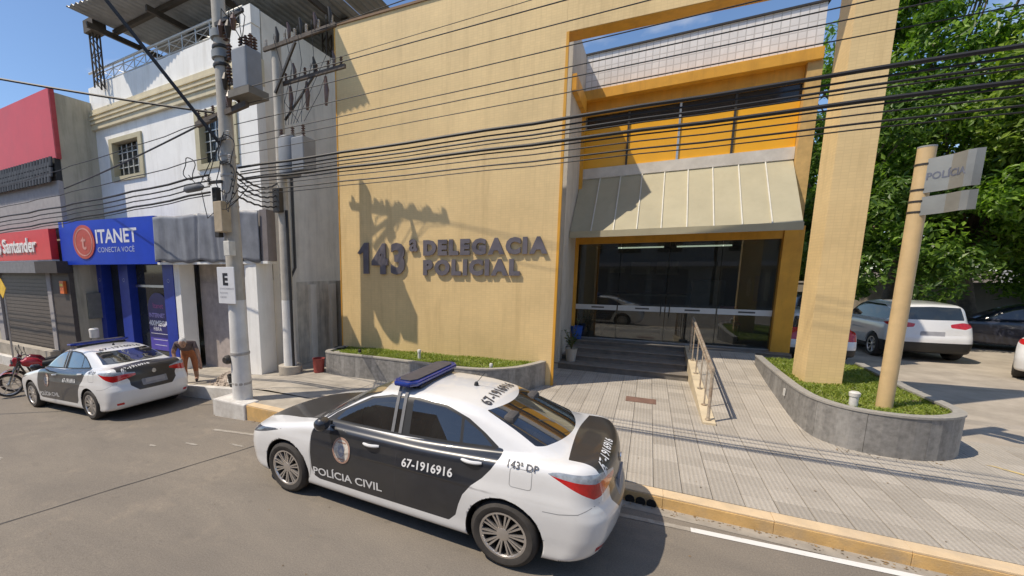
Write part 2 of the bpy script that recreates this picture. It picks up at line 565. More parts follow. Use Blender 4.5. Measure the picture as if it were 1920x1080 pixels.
# kerb of painted stones
M_KTOP = mat('kerb_paint', (0.62, 0.40, 0.16), 0.75, var=0.16, scale=5, bump=0.35, bscale=60, stain=(0.36, 0.29, 0.21), stain_amt=0.75, sscale=2.4)
M_KCAP = mat('kerb_top_faded', (0.66, 0.50, 0.31), 0.8, var=0.12, scale=5, bump=0.3, bscale=60, stain=(0.42, 0.35, 0.27), stain_amt=0.5, sscale=2.0)
M_KWHITE = mat('kerb_white', (0.66, 0.64, 0.6), 0.75, var=0.12, scale=6, bump=0.3, stain=(0.35, 0.31, 0.26), stain_amt=0.6, sscale=2.0)
kerb = struct(MB().box(-7.25, 12, 5.36, 5.45, -0.35, 0.125).build('kerb', M_CONC))
x = -6.55; k = 0
while x < 9:
    L = 0.98
    zb = roadz(x+L)-0.1
    dy = random.uniform(-.001, .001)
    st = MB().box(x+0.0008, x+L-0.0008, 5.285+dy, 5.358+dy, zb, 0.128+random.uniform(-.001, .001)).build('kerb_stone', M_KTOP, kerb, bevel=0.006)
    MB().box(x+0.0008, x+L-0.0008, 5.292+dy, 5.47, 0.1285, 0.15+random.uniform(-.003, .003)).build('kerb_top', M_KCAP, kerb, bevel=0.004)
    x += L
for hx in (-0.02, 0.09, 0.2):
    MB().lathe([(0.05, -0.004), (0.05, 0.02), (0.034, 0.024)], hx, 0.035, 14, 'y', 5.268).build('drain_hole', mat('drain_black', (0.012, 0.011, 0.01), 0.9), kerb).scale = (1, 1, 1)
MB().box(-7.46, -6.56, 5.25, 5.62, -0.55, 0.156).build('kerb_stone', M_KWHITE, kerb, bevel=0.03)
lk = MB()
def kseg(a, b):
    lk.hexa([(a, 6.06, -1.2), (b, 6.06, -1.2), (b, 6.22, -1.2), (a, 6.22, -1.2), (a, 6.06, swz(a)+.006), (b, 6.06, swz(b)+.006), (b, 6.22, swz(b)+.006), (a, 6.22, swz(a)+.006)])
for a in range(-30, -8): kseg(a, a+1)
kseg(-8, -7.52)
lk.box(-7.56, -7.465, 5.3, 6.21, -.6, swz(-7.5)+.006)
lk.build('kerb_run', M_KWHITE, kerb)

# gutter strip and painted lane line (worn)
def worn_paint(name, col, lo, hi):
    m, nt, b = _nodes(name)
    p = _pos(nt)
    f = _ramp(nt, _noise(nt, p, 9, 6, 0.75), (0, 0, 0), (1, 1, 1), lo, hi)
    sx = nt.nodes.new('ShaderNodeSeparateXYZ'); nt.links.new(p, sx.inputs[0])
    c = _mix(nt, f, (0.3, 0.265, 0.22), col)
    nt.links.new(c, b.inputs['Base Color'])
    b.inputs['Roughness'].default_value = 0.7
    return m
M_LINE = worn_paint('lane_paint', (0.72, 0.71, 0.68), 0.24, 0.42)
M_LINE2 = worn_paint('lane_paint_faded', (0.40, 0.365, 0.31), 0.45, 0.62)
lp = [(-6.7, 4.67), (-5.7, 4.76), (-3, 4.84), (-0.1, 4.92), (0.56, 4.97), (1.4, 5.04), (2.25, 5.11), (4.5, 5.2), (9, 5.22)]
def strip(pts, w, z):
    v = []; f = []
    for i, (x, y) in enumerate(pts):
        v += [(x, y-w/2, roadz(x)+z), (x, y+w/2, roadz(x)+z)]
    for i in range(len(pts)-1):
        f.append((2*i, 2*i+2, 2*i+3, 2*i+1))
    return v, f
road = bpy.data.objects['road']
rawobj('lane_line', *strip(lp[4:], 0.085, 0.005), M_LINE, road)
rawobj('lane_line', *strip(lp[:5], 0.075, 0.005), M_LINE2, road)
gut = [(x, 5.2) for x in range(-6, 10)]
rawobj('gutter', *strip(gut, 0.17, 0.004), mat('gutter_concrete', (0.33, 0.295, 0.245), 0.9, var=0.2, scale=6, bump=0.3, stain=(0.2, 0.18, 0.15), stain_amt=0.5), road)
# thin dark strip laid over the asphalt across the lane, then cement patches
M_STRIP = mat('dark_strip', (0.06, 0.055, 0.05), 0.7, var=0.2)
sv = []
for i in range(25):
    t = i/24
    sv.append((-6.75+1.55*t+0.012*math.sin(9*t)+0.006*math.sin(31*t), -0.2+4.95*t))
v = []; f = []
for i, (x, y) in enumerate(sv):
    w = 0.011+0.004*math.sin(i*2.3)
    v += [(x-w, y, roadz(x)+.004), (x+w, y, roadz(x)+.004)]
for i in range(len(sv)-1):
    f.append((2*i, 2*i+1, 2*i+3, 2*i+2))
rawobj('dark_strip', v, f, M_STRIP, road)
M_SPILL = mat('cement_spill', (0.34, 0.31, 0.265), 0.9, var=0.2, scale=20, bump=0.4, bscale=120)
for (px, py, rx, ry, sd) in ((-7.0, 3.75, .10, .03, 1), (-6.4, 4.05, .2, .03, 3), (-9.2, 2.4, .5, .08, 7), (-5.6, 4.3, .2, .03, 9)):
    r = random.Random(sd); pts = []
    for k in range(16):
        a = 2*math.pi*k/16; q = r.uniform(.6, 1.15)
        pts.append((px+rx*q*math.cos(a), py+ry*q*math.sin(a)))
    rawobj('cement_splash', [(a, b_, roadz(a)+.006) for a, b_ in pts], [tuple(range(16))], M_SPILL, road)

# parking court to the right of the station
lot = struct(sheet('parking_court', [3.2, 6, 12, 30, 60], [5.47, 9, 14, 20, 30, 45], lambda x, y: 0.112 if y < 9 else 0.125, M_LOT))
M_YL = worn_paint('yellow_line_paint', (0.62, 0.47, 0.2), 0.3, 0.5)
rawobj('painted_line', [(4.0, 8.2, .155), (4.08, 8.2, .155), (5.3, 7.05, .155), (5.2, 7.05, .155)], [(0, 1, 2, 3)], M_YL, lot)
MB().box(3.9, 5.19, 9.2, 14.19, -.3, .124).build('court_step', M_LOT, lot)
# ---------------------------------------------------------------- police station
M_YEL = tilemat('yellow_mosaic', (0.86, 0.625, 0.30), (0.80, 0.575, 0.275), 0.10, 0.05, 0.025, 0.5, 0.0, stain=(0.55, 0.38, 0.17), mort=0.005, stain_amt=0.55)
M_WTILE = tilemat('white_wall_tile', (0.80, 0.76, 0.71), (0.58, 0.54, 0.49), 0.15, 0.15, 0.05, 0.35, 0.0, stain=(0.45, 0.41, 0.36), mort=0.012, stain_amt=0.3)
M_ORG = mat('orange_paint', (0.72, 0.36, 0.04), 0.5, var=0.1, scale=3, stain=(0.42, 0.2, 0.03), stain_amt=0.5, streak=True)
M_ORGP = mat('orange_panel', (0.85, 0.42, 0.02), 0.35, var=0.06, scale=2)
M_CREAM = mat('cream_wall', (0.56, 0.52, 0.45), 0.8, var=0.1, scale=2, stain=(0.36, 0.32, 0.26), stain_amt=0.5, streak=True, bump=0.1)
M_DKMET = mat('dark_metal', (0.05, 0.045, 0.04), 0.5, metal=0.3)
M_ALU = mat('aluminium', (0.6, 0.6, 0.6), 0.35, metal=0.9, var=0.08)
M_SLATE = mat('slate_step', (0.17, 0.155, 0.135), 0.55, var=0.25, scale=5, bump=0.15, stain=(0.26, 0.235, 0.2), stain_amt=0.5)
M_GRAN = mat('granite', (0.225, 0.215, 0.2), 0.6, var=0.28, scale=14, bump=0.15, bscale=90, stain=(0.37, 0.355, 0.33), stain_amt=0.75, streak=True, island=0.12)
M_GRANCAP = mat('granite_cap', (0.34, 0.32, 0.285), 0.6, var=0.15, scale=16, bump=0.1)
M_GLASS = glassmat('shop_glass', (0.62, 0.66, 0.64), 1.15, 0.03)

station = thing('police_station', 'yellow tiled police station with a tall portal frame, orange beams and glazed entrance', 'building')
portal = bpy.data.objects.new('portal', None)
PD = (math.cos(.08), math.sin(.08))
def wall_mb(mb, name, m, parent=station, **k):
    o = mb.build(name, m, parent, **k)
    o.location = (-1.75, 9.45, 0); o.rotation_euler = (0, 0, .08)
    return o
bpy.data.objects.remove(portal)
TH = 0.42
wall_mb(MB().box(-5.4, 0, 0, TH, -.3, 8.56), 'portal_wall', M_YEL)
wall_mb(MB().box(0.002, 4.80, 0.0, TH, 7.30, 8.56), 'portal_lintel', M_YEL)
wall_mb(MB().box(4.30, 4.80, 0.002, TH+.15, 0.2, 7.298), 'portal_column', M_YEL)
wall_mb(MB().box(-5.45, 4.85, -0.03, TH+.03, 8.561, 8.61), 'portal_coping', mat('brown_coping', (0.2, 0.11, 0.05), 0.6))
wall_mb(MB().box(0.003, 4.298, 0.012, TH-.012, 7.288, 7.299), 'lintel_soffit', M_ORG)
wall_mb(MB().box(0.001, 0.05, -0.012, 0.11, .15, 7.296), 'wall_edge_trim', M_ORG)
wall_mb(MB().box(-5.43, -5.401, -0.01, 0.1, .15, 8.55), 'wall_edge_trim', M_ORG)
# recess walls
FX0, FX1, FY = -1.86, 2.93, 12.6
sw = MB().box(-2.1, -1.80, 10.56, 14.0, -.2, 8.1).build('side_wall', M_CREAM, station)
MB().box(-1.798, -1.70, 10.57, 12.3, 6.62, 6.96).build('beam_return', M_ORG, station)
MB().box(-1.80, -1.72, 12.33, 12.44, 0.8, 6.95).build('corner_trim', M_ORG, station)
# upper facade
MB().box(-1.80, FX1-.1, FY, 19, 7.19, 8.13).build('parapet', M_WTILE, station)
MB().box(-1.84, FX1-.06, FY-.04, FY+.3, 8.131, 8.17).build('parapet_coping', M_DKMET, station)
MB().box(-1.79, FX1-.12, FY-.28, FY+.3, 6.95, 7.188).build('beam', M_ORG, station, bevel=.01)
MB().box(-1.79, 2.58, FY-.06, FY+.06, 6.62, 6.949).build('beam_soffit_band', M_ORG, station)
MB().box(-1.70, FX1-.30, FY+.012, FY+.05, 6.29, 6.618).build('window_band', mat('dark_glazing', (0.02, 0.02, 0.024), 0.12, var=0.2), station)
for i, (a, b) in enumerate(((-1.78, -0.72), (-0.715, 0.38), (0.385, 1.45), (1.455, 2.58))):
    MB().box(a, b, FY+.005, FY+.06, 5.32, 6.288).build('spandrel_panel', M_ORGP, station)
for x in (-0.72, 0.38, 1.45):
    MB().box(x-.022, x+.022, FY-.03, FY+.03, 5.32, 6.617).build('mullion', M_ALU if x == 0.38 else M_DKMET, station)
MB().box(2.585, 2.83, FY-.2, FY+.28, 3.66, 6.948).build('corner_post', mat('ochre_paint', (0.58, 0.37, 0.13), 0.6, stain=(0.4, 0.26, 0.1), streak=True), station)
MB().box(2.831, 2.86, FY+.3, 19, -.2, 7.15).build('side_wall', M_CREAM, station)
MB().box(-1.79, 2.58, FY-.05, FY+.06, 5.06, 5.318).build('window_sill', mat('white_sill', (0.66, 0.62, 0.56), 0.6, var=0.08, stain=(0.4, 0.36, 0.3)), station)
MB().box(-1.79, 2.58, FY+.07, FY+.3, 3.62, 6.94).build('upper_wall', M_CREAM, station)
# awning: sloping sheet panels
M_AWN = mat('awning_sheet', (0.43, 0.39, 0.265), 0.6, var=0.06, scale=1.5, stain=(0.36, 0.32, 0.215), stain_amt=0.4, streak=True, island=0.05)
M_RIB = mat('awning_rib', (0.66, 0.64, 0.56), 0.5, var=0.08)
awn = MB().box(-1.76, 2.56, FY-.02, FY+.02, 5.02, 5.058).build('awning', M_RIB, station)
NP = 9
ax0, ax1 = -1.79, 2.58
for i in range(NP):
    a = ax0+(ax1-ax0)*i/NP; b = ax0+(ax1-ax0)*(i+1)/NP
    T0, T1 = (FY-.022, 5.045), (11.22, 3.58)
    nrm = Vector((0, T1[1]-T0[1], -(T1[0]-T0[0]))).normalized()*0.02
    P = lambda x, q, s: (x, q[0]-nrm.y*s, q[1]-nrm.z*s)
    MB().hexa([P(a+.006, T0, 1), P(b-.006, T0, 1), P(b-.006, T1, 1), P(a+.006, T1, 1), P(a+.006, T0, 0), P(b-.006, T0, 0), P(b-.006, T1, 0), P(a+.006, T1, 0)]).build('awning_panel', M_AWN, awn)
    if i:
        MB().bar((a, T0[0]-.006, T0[1]+.01), (a, T1[0]-.006, T1[1]+.01), .022, .03).build('awning_rib', M_RIB, awn)
MB().box(ax0, ax1, 11.20, 11.235, 3.45, 3.6).build('awning_lip', M_AWN, awn)
MB().prism([(11.24, 3.46), (FY-.03, 3.66), (FY-.03, 5.03)], ax0+.01, ax0+.03, 'x').build('awning_end', M_AWN, awn)
MB().prism([(11.24, 3.46), (FY-.03, 3.66), (FY-.03, 5.03)], ax1-.03, ax1-.01, 'x').build('awning_end', M_AWN, awn)
# entrance: orange lintel and post, panes, door
MB().box(-1.80, 2.55, FY-.12, FY+.12, 3.36, 3.615).build('entrance_lintel', M_ORG, station, bevel=.008)
MB().box(2.552, 2.90, FY-.16, FY+.16, 0.72, 3.62).build('entrance_post', M_ORG, station, bevel=.008)
MB().box(-1.86, -1.76, FY-.10, FY+.1, 0.80, 3.358).build('entrance_jamb', M_ORG, station)
panes = ((-1.755, -0.70), (-0.69, 0.40), (0.41, 1.48), (1.49, 2.548))
for i, (a, b) in enumerate(panes):
    g = MB().box(a, b, FY-.005, FY+.005, 0.83, 3.357).build('glass_pane', M_GLASS, station)
    MB().box(a+.01, b-.01, FY-.009, FY-.006, 1.60, 1.735).build('frosted_band', mat('frosted_film', (0.62, 0.64, 0.63), 0.5, var=0.05), g)
    MB().box(a+.42, a+.74, FY-.012, FY-.0095, 1.65, 1.69).build('film_print', mat('film_print', (0.08, 0.08, 0.08), 0.5), g)
    if i in (1, 2):
        hx = b-.09 if i == 1 else a+.09
        MB().tube([(hx, FY-.05, 1.48), (hx, FY-.05, 1.85)], .012).build('door_handle', M_DKMET, g)
MB().box(-1.755, 2.548, FY-.03, FY+.03, 0.802, 0.829).build('threshold', M_ALU, station)
# lobby behind the glass
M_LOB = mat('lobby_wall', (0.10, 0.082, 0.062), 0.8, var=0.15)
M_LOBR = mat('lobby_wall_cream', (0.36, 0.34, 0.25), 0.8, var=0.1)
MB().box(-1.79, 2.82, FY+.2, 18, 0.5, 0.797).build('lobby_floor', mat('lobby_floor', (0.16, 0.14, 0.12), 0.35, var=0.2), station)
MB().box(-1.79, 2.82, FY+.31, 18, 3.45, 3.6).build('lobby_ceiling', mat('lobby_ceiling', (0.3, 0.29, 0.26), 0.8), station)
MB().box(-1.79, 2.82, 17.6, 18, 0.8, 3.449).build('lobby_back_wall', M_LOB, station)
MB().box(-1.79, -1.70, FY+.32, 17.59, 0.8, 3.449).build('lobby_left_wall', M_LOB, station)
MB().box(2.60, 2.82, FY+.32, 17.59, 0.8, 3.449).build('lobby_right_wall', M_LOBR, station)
for k, (a, b) in enumerate(((-0.95, 0.35), (0.62, 2.0))):
    tl = thing('ceiling_lamp', ('left' if k == 0 else 'right')+' fluorescent tube lamp on the lobby ceiling behind the glass', 'lamp')
    MB().box(a, b, 14.9, 15.1, 3.37, 3.445).build('lamp_body', mat('lamp_body', (0.7, 0.7, 0.66), 0.5), tl)
    MB().tube([(a+.03, 15, 3.345), (b-.03, 15, 3.345)], .02).build('tube', emit('tube_light', (0.8, 0.85, 0.7), 1.0), tl)
desk = thing('reception_desk', 'long brown reception desk inside the lobby behind the glass', 'desk')
MB().box(-1.2, 1.0, 15.5, 15.55, .8, 1.85).build('front_panel', mat('desk_wood', (0.12, 0.07, 0.04), 0.5, var=0.2, scale=4), desk)
MB().box(-1.25, 1.05, 15.4, 16.0, 1.851, 1.89).build('desk_top', mat('desk_top', (0.25, 0.22, 0.18), 0.4), desk)
for sx in (-1.2, .95):
    MB().box(sx, sx+.05, 15.551, 15.95, .8, 1.85).build('side_panel', mat('desk_wood', (0.12, 0.07, 0.04), 0.5), desk)
for k, (a, b, z0, z1) in enumerate(((-1.3, -.8, 2.55, 2.75), (-.6, 0, 2.5, 2.95), (.2, .85, 2.5, 2.95))):
    MB().box(a, b, 17.54, 17.598, z0, z1).build('notice_board', mat('notice_board', (0.3, 0.28, 0.22), 0.7), station)
for k, (a, lab) in enumerate(((-.85, 'left'), (.15, 'right'))):
    mo_ = thing('monitor', lab+' dark computer monitor on the reception desk', 'monitor', (a, 15.75, 1.89))
    MB().box(-.26, .26, -.02, .02, .1, .45).build('screen', mat('screen_black', (0.015, 0.015, 0.018), .2), mo_, bevel=.008)
    MB().box(-.03, .03, -.02, .02, 0, .1).build('stand', M_DKMET, mo_)
cab = thing('filing_cabinet', 'grey filing cabinet against the lobby back wall', 'cabinet', (1.75, 17.2, .8))
MB().box(-.45, .45, 0, .38, 0, 1.5).build('case', mat('cabinet_grey', (0.22, 0.23, 0.23), .5), cab)
for k in range(4):
    MB().box(-.42, .42, -.015, -.001, .04+.365*k, .375+.365*k).build('drawer', mat('cabinet_front', (0.28, 0.29, 0.29), .5), cab)
for k, (yy, z0, z1, c_) in enumerate(((13.4, 1.9, 2.6, (.55, .5, .38)), (14.6, 1.8, 2.5, (.2, .25, .4)), (15.6, 1.9, 2.4, (.5, .45, .4)))):
    MB().box(2.585, 2.599, yy, yy+.5, z0, z1).build('notice', mat('notice%d' % k, c_, .7, var=.3, scale=9), station)
for k in range(3):
    wc = thing('waiting_chair', ('first', 'second', 'third')[k]+' dark waiting chair along the left lobby wall', 'chair', (-1.35, 13.6+.65*k, .8))
    MB().box(-.24, .24, -.24, .24, .40, .45).build('seat', mat('chair_dark', (.05, .05, .06), .6), wc, bevel=.01)
    MB().box(-.27, -.235, -.23, .23, .46, .85).build('backrest', mat('chair_dark', (.05, .05, .06), .6), wc, bevel=.01)
    for lx in (-.2, .2):
        for ly in (-.2, .2): MB().tube([(lx, ly, 0), (lx, ly, .4)], .014).build('leg', M_DKMET, wc)
ch = thing('red_chair', 'red plastic chair inside the lobby near the right wall', 'chair')
MB().box(1.75, 2.2, 13.9, 14.35, 1.22, 1.26).build('seat', mat('red_plastic', (0.45, 0.03, 0.03), 0.4), ch)
MB().hexa([(1.75, 14.36, 1.27), (2.2, 14.36, 1.27), (2.2, 14.40, 1.27), (1.75, 14.40, 1.27), (1.78, 14.45, 1.68), (2.17, 14.45, 1.68), (2.17, 14.48, 1.68), (1.78, 14.48, 1.68)]).build('backrest', mat('red_plastic', (0.45, 0.03, 0.03), 0.4), ch)
for lx in (1.78, 2.17):
    for ly in (13.93, 14.32):
        MB().tube([(lx, ly, .8), (lx, ly, 1.22)], .013).build('leg', M_DKMET, ch)

# the recessed front lies well behind the portal: set its pieces back to their true depth and size
KD = 1.08
_recess = [o for o in station.children if not o.name.split('.')[0] in ('portal_wall', 'portal_lintel', 'portal_column', 'portal_coping', 'lintel_soffit', 'wall_edge_trim')]
_inside = [o for o in bpy.data.objects if o.parent is None and o.name.split('.')[0] in ('ceiling_lamp', 'reception_desk', 'monitor', 'filing_cabinet', 'waiting_chair', 'red_chair')]
for o_ in _recess+_inside:
    o_.scale = (KD, KD, KD)
    o_.location = (o_.location.x*KD, o_.location.y*KD, o_.location.z*KD-CAMH*(KD-1))
# steps, landing, ramp
steps = tag(MB().box(-2.1, 3.12, 13.15, 13.82, .118, .645).build('entrance_steps', M_SLATE), 'dark slate entrance steps leading up to the glass doors', 'steps')
M_TREAD = mat('slate_tread', (0.23, 0.205, 0.175), 0.5, var=0.2, scale=5, stain=(0.15, 0.13, 0.11))
for (y, z, ye) in ((12.55, .525, 13.148), (11.98, .40, 12.548), (11.42, .275, 11.978)):
    MB().box(-2.1, 0.93, y, ye, .118, z-.031).build('riser', M_SLATE, steps)
    MB().box(-2.1, 0.94, y-.025, ye-.002, z-.03, z).build('tread', M_TREAD, steps, bevel=.006)
MB().box(-2.1, 3.1, 13.12, 13.148, .62, .65).build('nosing', M_TREAD, steps)
M_RAMP = mat('ramp_concrete', (0.44, 0.39, 0.315), 0.85, var=0.18, scale=4, bump=0.25, stain=(0.3, 0.265, 0.21), stain_amt=0.5)
M_RAMPSIDE = mat('ramp_side', (0.6, 0.5, 0.34), 0.8, var=0.12, scale=4, bump=0.2, stain=(0.36, 0.28, 0.18), stain_amt=0.6)
ramp = tag(MB().hexa([(1.0, 8.28, .119), (2.42, 8.40, .119), (2.42, 13.118, .119), (0.955, 13.118, .119), (1.0, 8.28, .128), (2.42, 8.40, .128), (2.42, 13.118, .62), (0.955, 13.118, .62)]).build('access_ramp', M_RAMP), 'pale concrete access ramp with a raised side beside the steps', 'ramp')
ra = math.atan2(.492, 4.78)
for i in range(5):
    for j in range(17):
        yy = 8.44+.287*j; xx = 1.23+.29*i
        if xx > 2.45 or yy > 13.0: continue
        inst('paver', paver_me, ramp, (xx, yy, .117+(yy-8.34)*.1030+random.uniform(-.002, .002)), (ra, 0, 0))
MB().hexa([(0.94, 8.22, .119), (1.12, 8.22, .119), (1.07, 13.117, .119), (0.942, 13.117, .119), (0.94, 8.22, .185), (1.12, 8.22, .185), (1.07, 13.117, .70), (0.942, 13.117, .70)]).build('ramp_upstand', M_RAMPSIDE, ramp)
M_RUSTY = mat('rusty_steel', (0.52, 0.44, 0.34), 0.45, metal=0.4, var=0.3, scale=14, stain=(0.28, 0.13, 0.05), stain_amt=0.7, sscale=5)
rail = thing('handrail', 'rusty steel tube handrail standing along the ramp upstand', 'handrail', (0, 0, 0))
def rz_(y):
    return .19+(y-8.22)*.1052
ry = [8.34, 9.0, 9.85, 10.8, 11.8, 12.5]
for i, y in enumerate(ry):
    MB().tube([(1.02, y, rz_(y)-.01), (1.02, y, rz_(y)+.86)], .024 if i in (0, 5) else .013, 8).build('post', M_RUSTY, rail)
    MB().lathe([(.045, rz_(y)), (.045, rz_(y)+.012)], 1.02, y, 10).build('base_flange', M_RUSTY, rail)
for dz in (.86, .74):
    MB().tube([(1.02, 8.30, rz_(8.3)+dz), (1.02, 12.53, rz_(12.53)+dz)], .026 if dz > .8 else .018, 8).build('rail', M_RUSTY, rail)
hatch = tag(MB().box(-.24, .28, 9.02, 9.36, .149, .158).build('floor_hatch', mat('rust_hatch', (0.2, 0.115, 0.085), 0.7, var=0.2, scale=8, bump=0.2)), 'small rust brown hatch cover set in the pavers before the steps', 'hatch')

# raised lettering on the portal wall
lett = thing('wall_lettering', 'raised dark grey lettering on the yellow portal wall', 'sign', (-1.75, 9.45, 0), .08)
M_LET = mat('letter_grey', (0.15, 0.135, 0.15), 0.5, var=0.15, metal=0.1, scale=3)
def letters(s, u0, u1, z0, zh, off, depth=.05):
    """one mesh per letter, fitted between u0 and u1"""
    gl = []; adv = 0.0
    for ch_ in s:
        if ch_ == ' ':
            adv += .35; continue
        if ch_ == '1':
            pg = [(.02, .50), (.10, .47), (.22, .54), (.22, -.03), (.40, -.03), (.40, .76), (.26, .76)]
            mb_ = MB().prism(pg, -.5, .5); v, f = mb_.v, mb_.f
        elif ch_ == 'ª':
            v, f = text_geo('a', 1.0, extrude=.5, offset=off)
            v = [(p[0], p[1]*.72+.33, p[2]) for p in v]
        else:
            v, f = text_geo(ch_, 1.0, extrude=.5, offset=off)
        xs_ = [p[0] for p in v]
        gl.append((ch_, v, f, adv-min(xs_))); adv += max(xs_)-min(xs_)+(.05 if ch_ == 'A' else .10)
    k = (u1-u0)/(adv-.10)
    for ch_, v, f, dx in gl:
        zs_ = [p[1] for p in v]; cap = .73+2*off
        vv = [(u0+(p[0]+dx)*k, -.034-depth*p[2]*1.0, z0+(p[1]+off)*zh/cap) for p in v]
        rawobj('letter', vv, f, M_LET, lett)
letters('143', -4.86, -3.52, 2.58, .80, .042)
letters('ª', -3.40, -3.18, 2.86, .62, .03)
letters('DELEGACIA', -3.03, -.20, 3.02, .385, .065)
letters('POLICIAL', -3.03, -.74, 2.555, .385, .065)

# ---------------------------------------------------------------- planters
def smooth(pts, n=10, closed=False):
    out = []
    P = [Vector((p[0], p[1], 0)) for p in pts]
    for i in range(len(P)-1):
        p0 = P[max(i-1, 0)]; p1 = P[i]; p2 = P[i+1]; p3 = P[min(i+2, len(P)-1)]
        for k in range(n):
            t = k/n
            q = 0.5*((2*p1)+(-p0+p2)*t+(2*p0-5*p1+4*p2-p3)*t*t+(-p0+3*p1-3*p2+p3)*t**3)
            out.append((q.x, q.y))
    out.append((P[-1].x, P[-1].y))
    return out
def resample(pts, step):
    out = [pts[0]]; acc = 0
    for a, b in zip(pts[:-1], pts[1:]):
        L = math.hypot(b[0]-a[0], b[1]-a[1])
        while acc+L >= step:
            t = (step-acc)/L
            a = (a[0]+(b[0]-a[0])*t, a[1]+(b[1]-a[1])*t)
            out.append(a); L = math.hypot(b[0]-a[0], b[1]-a[1]); acc = 0
        acc += L
    if math.hypot(out[-1][0]-pts[-1][0], out[-1][1]-pts[-1][1]) > step*.3:
        out.append(pts[-1])
    return out
def offs(path, d):
    o = []
    for i, p in enumerate(path):
        a = path[max(i-1, 0)]; b = path[min(i+1, len(path)-1)]
        tx, ty = b[0]-a[0], b[1]-a[1]; L = math.hypot(tx, ty)
        o.append((p[0]-ty/L*d, p[1]+tx/L*d))
    return o
def planter(name, label, pts, ztop, soil_poly, slab=.62, side=1):
    t = thing(name, label, 'planter')
    path = resample(smooth(pts, 14), .155)
    inn = offs(path, .10*side)
    cap_o = offs(path, -.012*side); cap_i = offs(path, .115*side)
    per = int(slab/.155)
    for s in range(0, len(path)-1, per):
        e_ = min(s+per, len(path)-1)
        mb = MB()
        for k in range(s, e_):
            a, b, c, d = path[k], path[k+1], inn[k+1], inn[k]
            if k == s: a = (a[0]+(b[0]-a[0])*.025, a[1]+(b[1]-a[1])*.025); d = (d[0]+(c[0]-d[0])*.025, d[1]+(c[1]-d[1])*.025)
            q = [a, b, c, d] if side > 0 else [d, c, b, a]
            mb.hexa([(p[0], p[1], .10) for p in q]+[(p[0], p[1], ztop-.03) for p in q])
        mb.build('granite_slab', M_GRAN, t)
        mc = MB()
        for k in range(s, e_):
            q = [cap_o[k], cap_o[k+1], cap_i[k+1], cap_i[k]] if side > 0 else [cap_i[k], cap_i[k+1], cap_o[k+1], cap_o[k]]
            mc.hexa([(p[0], p[1], ztop-.0295) for p in q]+[(p[0], p[1], ztop) for p in q])
        mc.build('cap_stone', M_GRANCAP, t)
    poly = [p for p in offs(path, .05*side)]+soil_poly
    if side < 0: poly = poly[::-1]
    MB().prism(poly, .1, ztop-.07).build('soil', M_SOIL, t)
    return t, poly
def inside(p, poly):
    x, y = p; c = False
    for i in range(len(poly)):
        a = poly[i]; b = poly[i-1]
        if (a[1] > y) != (b[1] > y) and x < (b[0]-a[0])*(y-a[1])/(b[1]-a[1])+a[0]:
            c = not c
    return c
M_GRASS = leafmat('grass_blade', (0.15, 0.22, 0.025), (0.34, 0.38, 0.07), 0.3)
def grass(name, label, poly, z, n, hmin=.03, hmax=.06, avoid=()):
    r = random.Random(n); v = []; f = []
    xs_ = [p[0] for p in poly]; ys_ = [p[1] for p in poly]
    k = 0
    while k < n:
        x = r.uniform(min(xs_), max(xs_)); y = r.uniform(min(ys_), max(ys_))
        if not inside((x, y), poly): continue
        k += 1
        a = r.uniform(0, 6.28); h = r.uniform(hmin, hmax)*(0.7+0.6*abs(math.sin(x*2.1+y*3.3))); w = r.uniform(.006, .012)
        lx, ly = r.uniform(-.05, .05), r.uniform(-.05, .05)
        m_ = len(v)
        dx, dy = math.cos(a)*w, math.sin(a)*w
        v += [(x-dx, y-dy, z), (x+dx, y+dy, z), (x+dx*.6+lx*.5, y+dy*.6+ly*.5, z+h*.65), (x-dx*.6+lx*.5, y-dy*.6+ly*.5, z+h*.65), (x+lx*1.3, y+ly*1.3, z+h)]
        f += [(m_, m_+1, m_+2, m_+3), (m_+3, m_+2, m_+4)]
    return tag(rawobj(name, v, f, M_GRASS), label, 'grass', kind='stuff')
p1, poly1 = planter('granite_planter', 'grey granite planter curving along the foot of the lettered yellow wall', [(-6.98, 8.9), (-6.99, 8.3), (-6.86, 7.98), (-6.4, 7.94), (-5.4, 7.98), (-4.2, 7.96), (-3.4, 7.92), (-2.75, 8.05), (-2.25, 8.5), (-1.98, 9.05), (-1.86, 9.42)], .70, [(-1.9, 9.43), (-6.95, 9.03)])
grass('grass', 'green grass growing in the planter under the lettered wall', poly1, .628, 13000)
p2, poly2 = planter('granite_planter', 'grey granite planter with a rounded end around the tall yellow column', [(2.24, 12.1), (2.22, 11.0), (2.22, 9.9), (2.24, 9.0), (2.34, 8.42), (2.62, 8.03), (3.08, 7.92), (3.52, 8.06), (3.86, 8.42), (3.93, 8.9), (3.90, 9.8), (3.95, 10.8), (4.0, 12.1)], .75, [])
grass('grass', 'green grass growing in the planter at the tall column', poly2, .678, 14000)
p2.rotation_euler = (0, 0, 0)
M_PIPE = mat('pvc_white', (0.65, 0.63, 0.58), 0.5, var=0.1)
def spot(x, y, z, label, r=.035, h=.16, lean=0):
    t = thing('garden_spotlight', label, 'garden light', (x, y, z))
    MB().lathe([(r, -.05), (r, h)], seg=12).build('stem', M_PIPE, t)
    MB().lathe([(r*1.2, h), (r*1.3, h+.05), (r*.9, h+.07)], seg=12).build('lamp_head', M_PIPE if lean == 0 else M_DKMET, t)
spot(-4.55, 8.55, .63, 'short white capped pipe light in the grass before the lettered wall')
spot(-2.75, 8.35, .63, 'tiny pale garden light near the curved planter corner', .03, .06)
spot(-6.1, 8.35, .63, 'small black garden lamp at the left of the planter grass', .035, .06, 1)
spot(2.72, 8.32, .68, 'white stub pipe with a side tap in the column planter grass', .05, .18)
